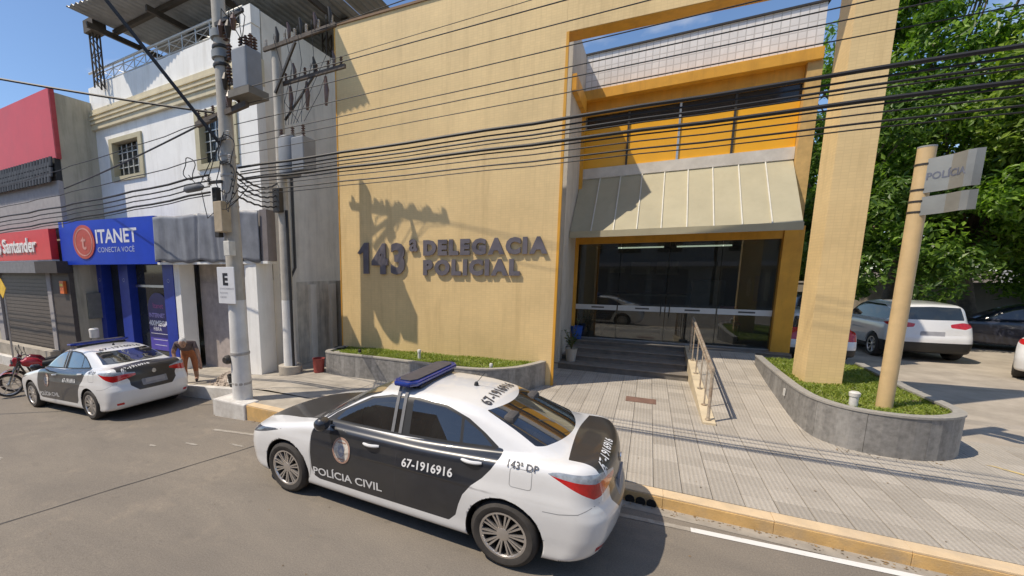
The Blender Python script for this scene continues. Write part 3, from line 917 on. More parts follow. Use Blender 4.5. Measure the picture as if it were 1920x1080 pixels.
MB().box(2.19, 2.212, 9.42, 9.47, .5, .62).build('outlet_cover', M_PIPE, p2)
# blue bin and potted plant by the entrance
bb = thing('waste_bin', 'blue plastic waste bin on the landing by the left jamb', 'bin', (-1.78, 13.32, .65))
MB().lathe([(.13, 0), (.17, .36), (.175, .38), (.155, .38), (.12, .02)], seg=20).build('bucket', mat('blue_plastic', (0.02, 0.09, 0.42), 0.4), bb)
pp = thing('potted_plant', 'small leafy plant in a pale pot beside the yellow wall end', 'plant', (-1.68, 11.75, .277))
MB().lathe([(.11, 0), (.15, .32), (.16, .34), (.13, .34), (.12, .3)], seg=16).build('pot', M_CREAM, pp)
M_LEAF = leafmat('plant_leaf', (0.04, 0.09, 0.015), (0.1, 0.17, 0.03), 0.25)
stems = MB()
rr = random.Random(3); v = []; f = []
for k in range(9):
    a = rr.uniform(0, 6.28); hx, hy, hz = math.cos(a)*rr.uniform(.08, .26), math.sin(a)*rr.uniform(.08, .2), rr.uniform(.6, 1.15)
    stems.tube([(0, 0, .3), (hx*.4, hy*.4, .3+(hz-.3)*.6), (hx, hy, hz)], .008, 5)
    for j in range(9):
        t = rr.uniform(.35, 1); c = Vector((hx*t, hy*t, .3+(hz-.3)*t)); b = rr.uniform(0, 6.28); L = rr.uniform(.08, .15)
        d = Vector((math.cos(b), math.sin(b), rr.uniform(-.2, .5))); s = d.cross(Vector((0, 0, 1))).normalized()*.03
        n = len(v); v += [tuple(c), tuple(c+d*L*.5+s), tuple(c+d*L), tuple(c+d*L*.5-s)]; f.append((n, n+1, n+2, n+3))
stems.build('stem', mat('stem_green', (0.08, 0.09, 0.03), 0.7), pp)
rawobj('foliage', v, f, M_LEAF, pp)
# sign post with two bent plates
sp = thing('sign_post', 'cream round sign post with two bent grey plates in the column planter', 'sign', (3.12, 8.55, .6))
MB().lathe([(.088, 0), (.088, 3.68)], seg=20).build('post', mat('cream_post', (0.62, 0.44, 0.22), 0.55, var=0.08, stain=(0.5, 0.36, 0.2), streak=True), sp)
MB().lathe([(.09, 3.68), (.09, 3.70)], seg=20).build('cap', mat('cap_grey', (0.3, 0.3, 0.29), 0.5), sp)
M_PLATE = mat('plate_grey', (0.36, 0.35, 0.31), 0.35, metal=0.5, var=0.12, scale=3, stain=(0.45, 0.4, 0.33))
PQ = {}
def bent(z0, z1, name):
    o = MB(); ang = -.7; q = []
    for i in range(9):
        t = i/8; L = .52*t-.05
        bend = 0.10*math.sin(max(0, t-.55)/.45*math.pi)
        q.append((math.cos(ang)*L+math.sin(-ang)*bend*-.6, math.sin(ang)*L-bend*.7-.09))
    for i in range(8):
        a, b = q[i], q[i+1]
        o.hexa([(a[0], a[1], z0+.03*i/8), (b[0], b[1], z0+.03*(i+1)/8), (b[0]+.004, b[1]+.006, z0+.03*(i+1)/8), (a[0]+.004, a[1]+.006, z0+.03*i/8), (a[0], a[1], z1+.03*i/8), (b[0], b[1], z1+.03*(i+1)/8), (b[0]+.004, b[1]+.006, z1+.03*(i+1)/8), (a[0]+.004, a[1]+.006, z1+.03*i/8)])
    o.smooth = True
    PQ[name+str(z0)] = q
    return o.build(name, M_PLATE, sp)
pl = bent(3.08, 3.52, 'sign_plate')
bent(2.79, 3.03, 'sign_plate')
q = PQ['sign_plate3.08']
def on_plate(u):
    L = 0
    for a, b in zip(q[:-1], q[1:]):
        d = math.hypot(b[0]-a[0], b[1]-a[1])
        if u <= L+d or b is q[-1]:
            t_ = (u-L)/d; nx, ny = (b[1]-a[1])/d, -(b[0]-a[0])/d
            return a[0]+(b[0]-a[0])*t_+nx*.004, a[1]+(b[1]-a[1])*t_+ny*.004
        L += d
tv, tf = text_geo('POLÍCIA', .125, offset=.003)
rawobj('sign_text', [(*on_plate(.05+p[0]*.82), 3.25+p[1]+.03*p[0]) for p in tv], tf, mat('sign_ink', (0.13, 0.14, 0.18), 0.5), pl)
for z in (3.45, 3.12, 2.97, 2.83):
    MB().lathe([(.094, z), (.094, z+.025)], seg=18).build('clamp', M_DKMET, sp)
# ---------------------------------------------------------------- white building with roofed terrace
M_WHITE = mat('white_render', (0.88, 0.87, 0.83), 0.8, var=0.05, scale=2, bump=0.1, stain=(0.5, 0.47, 0.41), stain_amt=0.35, streak=True)
M_BAND = mat('cream_band', (0.66, 0.58, 0.40), 0.8, var=0.07, scale=2, stain=(0.42, 0.36, 0.25), stain_amt=0.4, streak=True)
M_SIDE = mat('grey_beige_render', (0.82, 0.755, 0.64), 0.85, var=0.1, scale=1.5, bump=0.15, stain=(0.5, 0.45, 0.37), stain_amt=0.5, streak=True)
M_FRAME = mat('window_frame_cream', (0.5, 0.45, 0.30), 0.7, var=0.08)
M_BLUE = mat('shop_blue', (0.018, 0.045, 0.33), 0.35, var=0.12)
M_DGLASS = mat('dark_window', (0.03, 0.035, 0.035), 0.06, var=0.3, scale=1.5)
M_STEEL = mat('rail_paint', (0.6, 0.6, 0.57), 0.45, metal=0.4, var=0.1)
wb = thing('white_building', 'white three storey building with a corrugated roof over its railed terrace', 'building')
X0, X1, YF = -15.2, -8.12, 7.35
# front wall as pieces around the two windows
W1, W2 = (-14.35, -12.78, 5.42, 6.46), (-10.28, -8.85, 5.32, 6.52)
fw = MB()
def piece(a, b, z0, z1): fw.box(a, b, YF, YF+.25, z0, z1)
piece(X0, W1[0], 4.0, 6.9); piece(W1[1], W2[0], 4.0, 6.9); piece(W2[1], X1, 4.0, 6.9)
piece(W1[0], W1[1], 4.0, W1[2]); piece(W1[0], W1[1], W1[3], 6.9)
piece(W2[0], W2[1], 4.0, W2[2]); piece(W2[0], W2[1], W2[3], 6.9)
fw.build('front_wall', M_WHITE, wb)
MB().box(X0-.03, X1+.03, YF-.10, YF+.25, 6.902, 7.46).build('cornice', M_BAND, wb)
for z in (7.05, 7.17, 7.29):
    MB().box(X0-.035, X1+.035, YF-.135, YF-.101, z, z+.045).build('cornice_moulding', M_BAND, wb)
MB().box(X0, X1, YF-.05, YF+.2, 7.462, 8.12).build('parapet', M_WHITE, wb)
MB().box(X1-.28, X1-.004, YF+.252, 16, -.3, 8.5).build('side_wall', M_SIDE, wb)
MB().box(X1-.30, X1+.02, YF-.06, YF+.2, 8.122, 8.5).build('corner_pier', M_WHITE, wb)
MB().box(X0, X1-.285, YF+.26, 15.5, 7.2, 7.4).build('terrace_slab', M_CONC, wb)
MB().box(X0, X0+.2, YF+.26, 15.5, 0, 7.19).build('side_wall', M_SIDE, wb)
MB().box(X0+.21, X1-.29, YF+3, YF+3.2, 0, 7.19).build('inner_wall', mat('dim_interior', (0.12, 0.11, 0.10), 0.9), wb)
MB().box(X0+.21, X1-.29, YF+.26, YF+2.9, 3.95, 4.1).build('floor_slab', M_CONC, wb)
for (a, b, z0, z1) in (W1, W2):
    w = MB().box(a+.1, b-.1, YF+.14, YF+.16, z0+.1, z1-.1).build('window', M_DGLASS, wb)
    fr = MB()
    fr.box(a-.06, b+.06, YF-.05, YF+.2, z0-.09, z0+.04); fr.box(a-.06, b+.06, YF-.05, YF+.2, z1-.04, z1+.09)
    fr.box(a-.06, a+.11, YF-.05, YF+.2, z0+.041, z1-.041); fr.box(b-.11, b+.06, YF-.05, YF+.2, z0+.041, z1-.041)
    fr.build('window_frame', M_FRAME, w)
    for i in range(1, 5):
        x = a+.1+(b-a-.2)*i/5
        MB().box(x-.012, x+.012, YF+.08, YF+.1, z0+.1, z1-.1).build('grille_bar', M_STEEL, w)
    for i in range(1, 4):
        z = z0+.1+(z1-z0-.2)*i/4
        MB().box(a+.1, b-.1, YF+.101, YF+.12, z-.012, z+.012).build('grille_bar', M_STEEL, w)
# terrace railing
tr = MB().tube([(X0+.0, YF+.02, 8.56), (X1-.3, YF+.02, 8.56)], .032, 8).build('terrace_rail', M_STEEL, wb)
MB().tube([(X0+.2, YF+.02, 8.20), (X1-.3, YF+.02, 8.20)], .018, 6).build('lower_rail', M_STEEL, tr)
MB().tube([(X0+.2, YF+.02, 8.45), (X1-.3, YF+.02, 8.45)], .014, 6).build('lower_rail', M_STEEL, tr)
n = 12
for i in range(n+1):
    x = X0+.25+(X1-.4-X0-.25)*i/n
    MB().tube([(x, YF+.02, 8.12), (x, YF+.02, 8.55)], .016, 6).build('baluster', M_STEEL, tr)
    if i < n:
        x2 = X0+.25+(X1-.4-X0-.25)*(i+1)/n
        MB().tube([(x, YF+.02, 8.21), (x2, YF+.02, 8.44)], .009, 5).build('diagonal', M_STEEL, tr)
        MB().tube([(x, YF+.02, 8.44), (x2, YF+.02, 8.21)], .009, 5).build('diagonal', M_STEEL, tr)
# corrugated roof on lattice posts
M_ZINC = mat('zinc_sheet', (0.40, 0.40, 0.38), 0.5, metal=0.5, var=0.2, scale=2, stain=(0.22, 0.2, 0.16), stain_amt=0.6)
RZ = 9.55
v = []; f = []
rxs = np.arange(-13.9, -7.28, .045)
for i, x in enumerate(rxs):
    t = (x+13.9)/6.6
    z = RZ+.035*math.cos(2*math.pi*x/.18)
    y0 = 6.35+.85*t
    v += [(x, y0, z), (x, 16, z-.15)]
for i in range(len(rxs)-1):
    f.append((2*i, 2*i+2, 2*i+3, 2*i+1))
ro = rawobj('roof_sheet', v, f, M_ZINC, wb, smooth=True)
md = ro.modifiers.new('solid', 'SOLIDIFY'); md.thickness = .006
v = []; f = []
rxs = np.arange(-7.27, -6.4, .045)
for i, x in enumerate(rxs):
    z = RZ-.05+.035*math.cos(2*math.pi*x/.18)
    v += [(x, 9.6, z), (x, 16, z-.15)]
for i in range(len(rxs)-1):
    f.append((2*i, 2*i+2, 2*i+3, 2*i+1))
rawobj('roof_sheet', v, f, M_ZINC, wb, smooth=True)
M_BEAM = mat('roof_beam', (0.09, 0.075, 0.06), 0.7, metal=0.3, var=0.2)
for y, za in ((7.5, 9.36), (10.2, 9.32), (13, 9.28)):
    MB().box(-13.9, -7.6, y-.05, y+.05, za, za+.12).build('purlin', M_BEAM, wb)
for x in (-13.75, -11.6, -9.6, -7.7):
    MB().bar((x, 6.7+.17*(x+13.9), 9.27), (x, 15, 9.12), .07, .14).build('rafter', M_BEAM, wb)
def lattice(x, y, z0, z1, name):
    mb = MB(); w = .09
    for sx in (-w, w):
        for sy in (-w, w):
            mb.bar((x+sx, y+sy, z0), (x+sx, y+sy, z1), .035)
    k = 0; z = z0
    while z < z1-.2:
        s = 1 if k % 2 else -1
        for sy in (-w, w): mb.bar((x-w*s, y+sy, z), (x+w*s, y+sy, z+.25), .018)
        for sx in (-w, w): mb.bar((x+sx, y-w*s, z), (x+sx, y+w*s, z+.25), .018)
        z += .25; k += 1
    return mb.build(name, M_BEAM, wb)
lattice(-14.25, 7.15, 7.9, 9.5, 'lattice_post')
lattice(-8.6, 10.5, 7.4, 9.4, 'lattice_post')
MB().box(-14.4, -13.9, 6.95, 7.3, 9.3, 9.62).build('post_head', M_BEAM, wb)
# ground floor shop fronts
for (a, b, y0) in ((-15.15, -14.86, 6.95), (-13.95, -13.45, 6.98), (-11.75, -11.28, 7.0)):
    MB().box(a, b, y0, 7.27, swz(a)-.2, 3.0).build('blue_pillar', M_BLUE, wb)
    text_obj('pillar_mark', 'O', .16, mat('mark_white', (0.5, 0.52, 0.6), 0.5), wb, ((a+b)/2-.06, y0-.004, 2.35), offset=-.012)
MB().box(-11.27, -11.02, 7.02, YF+.1, -.6, 2.95).build('pillar', M_WHITE, wb)
MB().box(-8.5, -8.1, 7.05, YF+.2, -.3, 3.0).build('pillar', M_WHITE, wb)
MB().box(-14.86, -13.95, 7.22, 7.24, -.5, 2.95).build('shop_glass', M_DGLASS, wb)
MB().box(-13.45, -11.75, 7.22, 7.24, -.5, 2.95).build('shop_glass', M_DGLASS, wb)
MB().box(-13.44, -11.76, 7.17, 7.21, 2.2, 2.27).build('transom', M_ALU, wb)
MB().box(-11.01, -8.51, 7.6, 7.65, -.6, 2.94).build('garage_door', mat('garage_grey', (0.46, 0.41, 0.37), 0.7, var=0.15, stain=(0.2, 0.18, 0.16), streak=True), wb)
for i, x in enumerate((-10.95, -9.75)):
    MB().box(x, x+1.1, 7.56, 7.598, -.1, 2.35).build('garage_leaf', mat('garage_leaf', (0.42, 0.365, 0.34), 0.7, var=0.15, stain=(0.22, 0.2, 0.17), streak=True), wb)
MB().box(-15.2, -8.15, 7.02, YF+.5, 2.955, 3.4).build('shop_beam', M_WHITE, wb)
# poster on the shop window: dark blue arch with print lines
M_POST = mat('poster_violet', (0.03, 0.03, 0.16), 0.3, var=0.15)
M_POST2 = mat('poster_violet_light', (0.09, 0.07, 0.42), 0.3, var=0.15)
poster = thing('window_poster', 'violet arched advertising poster on the dark shop window', 'poster', (-12.45, 7.212, 0))
arch = [(-.52, .35), (.52, .35), (.52, 1.55)]+[(.52*math.cos(a), 1.55+.5*math.sin(a)) for a in np.linspace(0, math.pi, 14)[1:-1]]+[(-.52, 1.55)]
MB().prism(arch, -.012, 0, 'y').build('sheet', M_POST, poster)
MB().box(-.5, .5, -.016, -.013, .36, .72).build('sheet', M_POST2, poster)
WT = mat('print_white', (0.75, 0.75, 0.8), 0.5)
PK = mat('print_pink', (0.5, 0.15, 0.35), 0.5)
text_obj('print', 'Itanet', .22, PK, poster, (-.25, -.02, 1.6))
text_obj('print', 'INTERNET', .17, mat('print_lilac', (0.4, 0.33, 0.65), 0.5), poster, (-.47, -.02, 1.33), offset=.006)
text_obj('print', '400MEGA', .22, WT, poster, (-.5, -.02, 1.08), offset=.008)
text_obj('print', 'FIBRA', .16, WT, poster, (-.3, -.02, .93))
for z, w in ((.84, .9), (.66, .7), (.5, .6)):
    MB().box(-w/2, w/2, -.02, -.018, z, z+.014).build('print', WT, poster)

# shop sign, tarpaulin and grey panel on one slanting line
SA, SB_ = Vector((-15.4, 6.2, 0)), Vector((-7.75, 7.1, 0))
sang = math.atan2(SB_.y-SA.y, SB_.x-SA.x)
SL = (SB_-SA).length
shop = thing('shop_sign', 'bright blue shop sign board with a red round emblem and white lettering', 'sign', SA, sang)
M_SBLUE = mat('sign_blue', (0.012, 0.055, 0.52), 0.4, var=0.08, scale=2, stain=(0.01, 0.03, 0.25), stain_amt=0.35)
MB().box(0, 4.05, 0, .32, 2.86, 4.10).build('board', M_SBLUE, shop)
em = MB().lathe([(.48, 0), (.48, .02)], 1.12, 3.5, 28, 'y', -.022).build('emblem', mat('emblem_red', (0.55, 0.10, 0.07), 0.4, var=0.1), shop)
MB().lathe([(.40, 0), (.40, .004), (.36, .004), (.36, 0)], 1.12, 3.5, 28, 'y', -.028, caps=False).build('emblem_ring', mat('emblem_pink', (0.7, 0.35, 0.3), 0.5), em)
text_obj('emblem_letter', 't', .62, mat('emblem_pink', (0.7, 0.35, 0.3), 0.5), em, (1.02, -.03, 3.3), offset=.01)
text_obj('sign_text', 'ITANET', .52, WT, shop, (1.62, -.005, 3.46), offset=.012, xs=.98)
text_obj('sign_text', 'CONECTA VOCÊ', .2, mat('print_pale', (0.5, 0.55, 0.75), 0.5), shop, (1.68, -.005, 3.2))
def tarp_geo(nx=90, nz=14):
    r = random.Random(4); ph = [r.uniform(0, 6.28) for _ in range(8)]
    v = []; f = []
    for j in range(nz+1):
        for i in range(nx+1):
            u = i/nx; w = j/nz
            fold = .035*math.sin(u*19+ph[0]+.6*w)+.03*math.sin(u*43+ph[1]-1.1*w)+.02*math.sin(u*71+ph[2]+2*w)+.03*math.sin(u*9+w*3+ph[3])
            crease = -.05*math.exp(-((u-.42-.03*w)/.012)**2)-.05*math.exp(-((u-.63+.02*w)/.015)**2)+.05*math.exp(-((u-.78-.05*w)/.03)**2)
            v.append((4.07+3.45*u, -.05-.28*fold*(.4+.7*(1-w))-.8*crease, 2.90+1.15*w+.02*math.sin(u*17)+(.03*math.sin(u*31) if j == 0 else 0)))
    for j in range(nz):
        for i in range(nx):
            a = j*(nx+1)+i
            f.append((a, a+1, a+nx+2, a+nx+1))
    return v, f
tarp = tag(rawobj('tarpaulin', *tarp_geo(), mat('grey_tarp', (0.21, 0.22, 0.245), 0.5, var=0.22, scale=2.2, stain=(0.12, 0.125, 0.14), stain_amt=.7, streak=True), smooth=True), 'wrinkled grey tarpaulin covering the sign frame beside the blue sign', 'tarpaulin')
tarp.location = SA; tarp.rotation_euler = (0, 0, sang)
tarp.modifiers.new('solid', 'SOLIDIFY').thickness = .01
fr = thing('end_panel_sign', 'brown grey panel and white frame at the sign row end behind the pole', 'panel', SA, sang)
MB().box(4.06, 7.52, .08, .3, 2.88, 4.06).build('board', mat('old_board', (0.3, 0.28, 0.27), 0.7), fr)
MB().box(7.53, SL+.02, .0, .3, 2.9, 4.06).build('panel', mat('taupe_panel', (0.21, 0.185, 0.18), 0.6, var=0.1), fr)
MB().box(4.06, SL, -.01, .3, 2.84, 2.899).build('frame_rail', M_WHITE, fr)
# ---------------------------------------------------------------- alley between the buildings
M_GRIME = mat('grime_wall', (0.62, 0.56, 0.46), .9, var=.2, scale=3, stain=(.16, .14, .11), stain_amt=.7, streak=True)
MB().box(X1-.003, X1+.03, 8.35, 10.2, -.1, 2.38).build('stained_panel', M_GRIME, wb)
for yy in (8.75, 9.6):
    MB().box(X1+.031, X1+.14, yy, yy+.22, -.1, 2.3).build('pilaster', M_SIDE, wb)
MB().tube([(X1+.06, 8.1, 0), (X1+.06, 8.12, 2.5), (X1+.05, 8.3, 2.75), (X1+.04, 8.32, 5.5)], .035, 8).build('downpipe', mat('pipe_dark', (.06, .055, .05), .6), wb)
aw = thing('alley_wall', 'stained pale wall with a bricked corner closing the narrow alley', 'wall')
MB().box(-8.62, -6.9, 10.6, 10.8, -.2, 2.35).build('panel', mat('alley_render', (0.42, 0.39, 0.33), 0.85, var=0.12, stain=(0.16, 0.14, 0.11), stain_amt=0.8, streak=True), aw)
MB().box(-7.62, -7.4, 10.3, 10.59, -.2, 2.3).build('pier', mat('alley_render', (0.42, 0.39, 0.33)), aw)
bm_ = mat('alley_brick', (0.26, 0.15, 0.09), 0.9, var=0.25, island=.2)
for r in range(11):
    for k in range(2):
        MB().box(-7.35+k*.2+(.1 if r % 2 else 0), -7.16+k*.2+(.1 if r % 2 else 0), 10.28, 10.38, .2+r*.19, .36+r*.19).build('brick', bm_, aw)
low = tag(MB().box(X1-.27, X1+.02, YF+.21, 10.5, -.2, 2.45).build('plinth_wall', M_SIDE, wb))
pipe = tag(MB().tube([(-8.25, 8.0, -.1), (-8.25, 8.0, 2.6)], .055, 10).build('drain_pipe', mat('pipe_beige', (0.5, 0.46, 0.38), 0.6)), 'pale vertical drain pipe left of the slim concrete pole', 'pipe')

# ---------------------------------------------------------------- bank building far left
M_RED = mat('red_cladding', (0.62, 0.075, 0.085), 0.5, var=0.05, scale=1.2, stain=(0.5, 0.08, 0.085))
M_RED2 = mat('red_sign', (0.68, 0.03, 0.03), 0.4, var=0.05)
M_OLDW = mat('old_cream_wall', (0.47, 0.43, 0.33), 0.85, var=0.12, scale=1.2, bump=0.15, stain=(0.2, 0.18, 0.13), stain_amt=0.6, streak=True)
M_GREYW = mat('grey_wall', (0.36, 0.34, 0.335), 0.8, var=0.1)
bk = thing('bank_building', 'low bank building with a red upper fascia and a strip of dark roof tiles', 'building')
BY = 6.24
MB().box(-26, -15.12, BY, BY+.1, 5.9, 7.78).build('upper_fascia', M_RED, bk)
MB().box(-26, -15.15, BY+.11, 16, -.5, 7.70).build('body', M_OLDW, bk)
MB().box(-15.149, -15.10, BY+.0, BY+.12, 5.88, 7.80).build('fascia_edge', mat('red_dark', (0.45, 0.05, 0.06), 0.5), bk)
MB().box(-26, -15.16, BY-.02, BY+.109, 3.95, 5.28).build('grey_band', M_GREYW, bk)
M_RTILE = mat('dark_roof_tile', (0.045, 0.043, 0.045), 0.6, var=0.3, island=.3)
prof = []
for k in range(6):
    a = math.pi*k/5
    prof.append((.095*math.cos(a), .05*math.sin(a)))
tm = MB()
for j in range(2):
    for k in range(6):
        tm.v.append((prof[k][0], 0.26*j*-1, prof[k][1]+(-.02 if j else 0)))
for k in range(5): tm.f.append((k, k+1, k+7, k+6))
tile_me = tm.mesh('roof_tile', M_RTILE)
MB().box(-26, -15.16, BY-.04, BY+.1, 5.285, 5.895).build('tile_bed', mat('tile_bed', (0.03, 0.03, 0.03), 0.8), bk)
for i in range(26):
    for j in range(4):
        inst('roof_tile', tile_me, bk, (-15.28-.2*i-(.1 if j % 2 else 0), BY-.07-.012*j, 5.92-.15*j), (math.radians(80), 0, 0))
MB().box(-26, -15.62, BY-.22, BY-.03, 3.02, 3.92).build('sign_board', M_RED2, bk)
text_obj('sign_text', 'Santander', .62, mat('letter_white', (0.82, 0.82, 0.8), 0.5), bk, (-18.95, BY-.225, 3.27), extrude=.03, offset=.012, xs=.98)
fl = [(-.0, 0), (.18, -.02), (.3, .12), (.24, .3), (.14, .42), (.16, .26), (.06, .34), (-.02, .5), (-.04, .3), (-.12, .16)]
MB().prism([(-19.35+a, 3.24+b*.9) for a, b in fl], BY-.26, BY-.22, 'y').build('sign_flame', mat('letter_white', (0.82, 0.82, 0.8), 0.5), bk)
MB().box(-26, -15.62, BY-.2, BY-.021, 2.98, 3.019).build('sign_soffit', M_WHITE, bk)
MB().box(-26, -16.6, BY-.30, BY+.105, 2.62, 2.97).build('beam', mat('mid_grey', (0.22, 0.22, 0.23), 0.7), bk)
MB().box(-16.59, -15.17, BY-.30, BY+.105, 2.62, 2.97).build('beam', mat('brown_black', (0.06, 0.05, 0.045), 0.7), bk)
MB().box(-16.35, -15.2, BY-.02, BY+.109, -.4, 2.618).build('pier', mat('brown_pier', (0.09, 0.075, 0.065), 0.6), bk)
MB().box(-16.62, -16.36, BY-.05, BY+.109, -.4, 2.618).build('pier', M_GREYW, bk)
sh = MB().box(-20.4, -16.63, BY+.04, BY+.107, -.4, 2.617).build('shutter', mat('brown_shutter', (0.12, 0.10, 0.085), 0.5), bk)
for i in range(22):
    MB().box(-20.4, -16.64, BY+.02, BY+.039, -.2+i*.125, -.095+i*.125).build('slat', mat('brown_shutter', (0.12, 0.10, 0.085), 0.5), sh)
MB().box(-20.8, -20.41, BY-.05, BY+.109, -.4, 2.618).build('pier', M_GREYW, bk)
MB().box(-21, -16.2, BY-.34, BY-.06, -.5, .18).build('entrance_step', M_CONC, bk)
MB().box(-15.149, -15.08, BY+.9, 7.3, -.4, 2.4).build('whitewashed_panel', M_WHITE, bk)
MB().box(-15.149, -15.05, BY+.35, BY+.75, 1.2, 2.0).build('meter_box', mat('meter_grey', (0.2, 0.2, 0.18), 0.6), bk)
text_obj('graffiti', 'AS', .3, mat('graffiti_red', (0.45, 0.1, 0.06), 0.7), bk, (-15.075, BY+.75, 1.55), (math.pi/2, 0, math.pi/2), offset=.01)
ob = thing('orange_sign', 'small orange box sign on the dark bank pier', 'sign', (-15.5, BY-.05, 2.0))
MB().box(-.12, .12, -.06, .02, 0, .38).build('box', mat('orange_box', (0.75, 0.16, 0.03), 0.4), ob)
MB().box(-.09, .09, -.066, -.061, .22, .3).build('print', mat('print_yellow', (0.8, 0.6, 0.1), 0.5), ob)
# the shop row stands a little deeper and larger than first laid out
for o_ in (wb, bk, shop, tarp, fr, poster, ob):
    o_.scale = (1.065, 1.065, 1.065)
    o_.location = (o_.location.x*1.065, o_.location.y*1.065, o_.location.z*1.065-.175)
ys = thing('road_sign', 'yellow diamond road sign cut by the left picture edge', 'sign', (-18.25, 5.65, swz(-18.2)))
MB().tube([(0, 0, 0), (0, 0, 2.3)], .03, 8).build('post', M_ALU, ys)
MB().prism([(0, 2.2), (.32, 2.52), (0, 2.84), (-.32, 2.52)], -.05, -.035, 'y').build('plate', mat('sign_yellow', (0.8, 0.5, 0.02), 0.4), ys)
# ---------------------------------------------------------------- utility poles
M_POLE = mat('pole_concrete', (0.46, 0.43, 0.375), 0.85, var=0.14, scale=4, bump=0.25, bscale=70, stain=(0.26, 0.235, 0.2), stain_amt=0.5, streak=True)
M_PWHITE = mat('pole_whitewash', (0.70, 0.69, 0.66), 0.8, var=0.07, scale=5, bump=0.2, stain=(0.45, 0.42, 0.37), stain_amt=0.5)
M_TRAFO = mat('transformer_grey', (0.23, 0.245, 0.265), 0.5, var=0.1, scale=3, stain=(0.2, 0.19, 0.18))
M_INS = mat('insulator', (0.12, 0.075, 0.06), 0.25, var=0.15)
M_INSW = mat('insulator_pale', (0.55, 0.53, 0.5), 0.3, var=0.1)
M_WOOD = mat('crossarm', (0.11, 0.09, 0.075), 0.8, var=0.25, scale=8)
M_CABLE = mat('cable_black', (0.018, 0.018, 0.02), 0.55, var=0.2)
def insulator(mb, x, y, z, r=.038, h=.17):
    p = []
    for i in range(5):
        a = h*i/5
        p += [(r*.45, z+a), (r, z+a+h*.05), (r*.45, z+a+h*.14)]
    p.append((r*.5, z+h))
    mb.lathe(p, x, y, 10)
def arm(parent, a, b, w=.09, h=.11, ins=(), pale=False):
    o = MB().bar(a, b, w, h).build('crossarm', M_WOOD, parent)
    a = Vector(a); b = Vector(b)
    for t in ins:
        p = a+(b-a)*t
        mb = MB(); insulator(mb, p.x, p.y, p.z+h/2)
        mb.build('insulator', M_INSW if pale else M_INS, o)
    return o
P1 = (-6.97, 5.56)
po = thing('utility_pole', 'thick concrete utility pole with whitewashed foot standing at the kerb', 'utility pole', (P1[0], P1[1], 0))
MB().lathe([(.20, -.3), (.186, .6), (.176, 1.2), (.164, 2.12)], seg=12).build('whitewashed_foot', M_PWHITE, po)
MB().lathe([(.162, 2.1), (.135, 5), (.115, 7.7)], seg=12).build('shaft', M_POLE, po)
for z in (6.28, 6.58, 4.75, 4.4, 3.85, 1.05, .45):
    MB().lathe([(.147 if z > 2 else .187, z), (.152 if z > 2 else .19, z+.02), (.147 if z > 2 else .187, z+.05)], seg=14).build('band', M_DKMET if z > 5 else mat('band_grey', (0.4, 0.38, 0.35), 0.5), po)
for z in (6.42, 6.75):
    MB().lathe([(.165, z), (.165, z+.12)], seg=14).build('clamp', mat('clamp_grey', (0.24, 0.255, 0.26), 0.6), po)
# transformer on the right of the shaft
tb = MB().box(.46, .82, -.18, .18, 5.76, 6.42).build('transformer', M_TRAFO, po, bevel=.03)
MB().box(.38, .90, -.22, .22, 5.64, 5.759).build('transformer_base', mat('trafo_base', (0.16, 0.145, 0.12), 0.7), tb)
for i, (dx, dy) in enumerate(((.52, 0), (.64, 0), (.76, 0), (.55, .12), (.72, .12))):
    mb = MB(); insulator(mb, dx, dy, 6.42, .05, .24); mb.build('bushing', M_INS, tb)
for z in (6.0, 6.4):
    MB().bar((.1, 0, z), (.45, 0, z), .07, .07).build('bracket', M_DKMET, tb)
for k, (dx, dz) in enumerate(((.28, 6.62), (.34, 6.3), (.3, 5.95))):
    mb = MB(); insulator(mb, dx, -.1, dz, .055, .26); mb.build('fuse_cutout', M_INS, po)
for k, (dx, dz) in enumerate(((.2, 6.95), (.38, 6.9), (.52, 6.98), (.22, 6.1), (.3, 5.8))):
    MB().tube([(dx, -.12, dz), (dx+.03, -.16, dz-.12), (dx-.02, -.12, dz-.26)], [.03, .06, .03], 8).build('arrester', M_DKMET if k % 2 else M_INS, po)
    MB().tube([(dx, -.12, dz), (dx+.12, -.2, dz+.12), (dx+.25, -.1, dz-.1), (.55, 0, 6.6)], .008, 5).build('jumper_lead', M_CABLE, po)
MB().bar((.05, -.12, 6.92), (.75, -.12, 6.98), .05, .06).build('fuse_arm', M_DKMET, po)
arm(po, (-.75, -.05, 5.42), (.65, -.05, 5.55), .08, .09, (.05, .2, .35, .65, .85))
for dz, s in ((5.02, 1), (4.62, 1), (4.3, -1)):
    MB().bar((0, -.16, dz), (.28*s, -.2, dz), .05, .05).build('rack_bracket', M_DKMET, po)
    mb = MB(); insulator(mb, .3*s, -.2, dz-.05, .045, .16); mb.build('insulator', M_INSW, po)
MB().box(-.03, .19, -.36, -.16, 3.38, 3.92).build('service_box', mat('box_beige', (0.42, 0.34, 0.23), 0.6), po, bevel=.01)
MB().box(-.2, -.08, -.24, -.13, 3.3, 4.2).build('service_box', M_DKMET, po, bevel=.01)
MB().box(.1, .26, -.3, -.16, 2.95, 3.22).build('meter_box', mat('meter_white', (0.6, 0.58, 0.52), 0.6), po, bevel=.01)
MB().lathe([(.06, -.08), (.09, -.03), (.09, .03), (.06, .08)], -.16, .95, 12, 'y', -.17).build('cable_clip', M_DKMET, po)
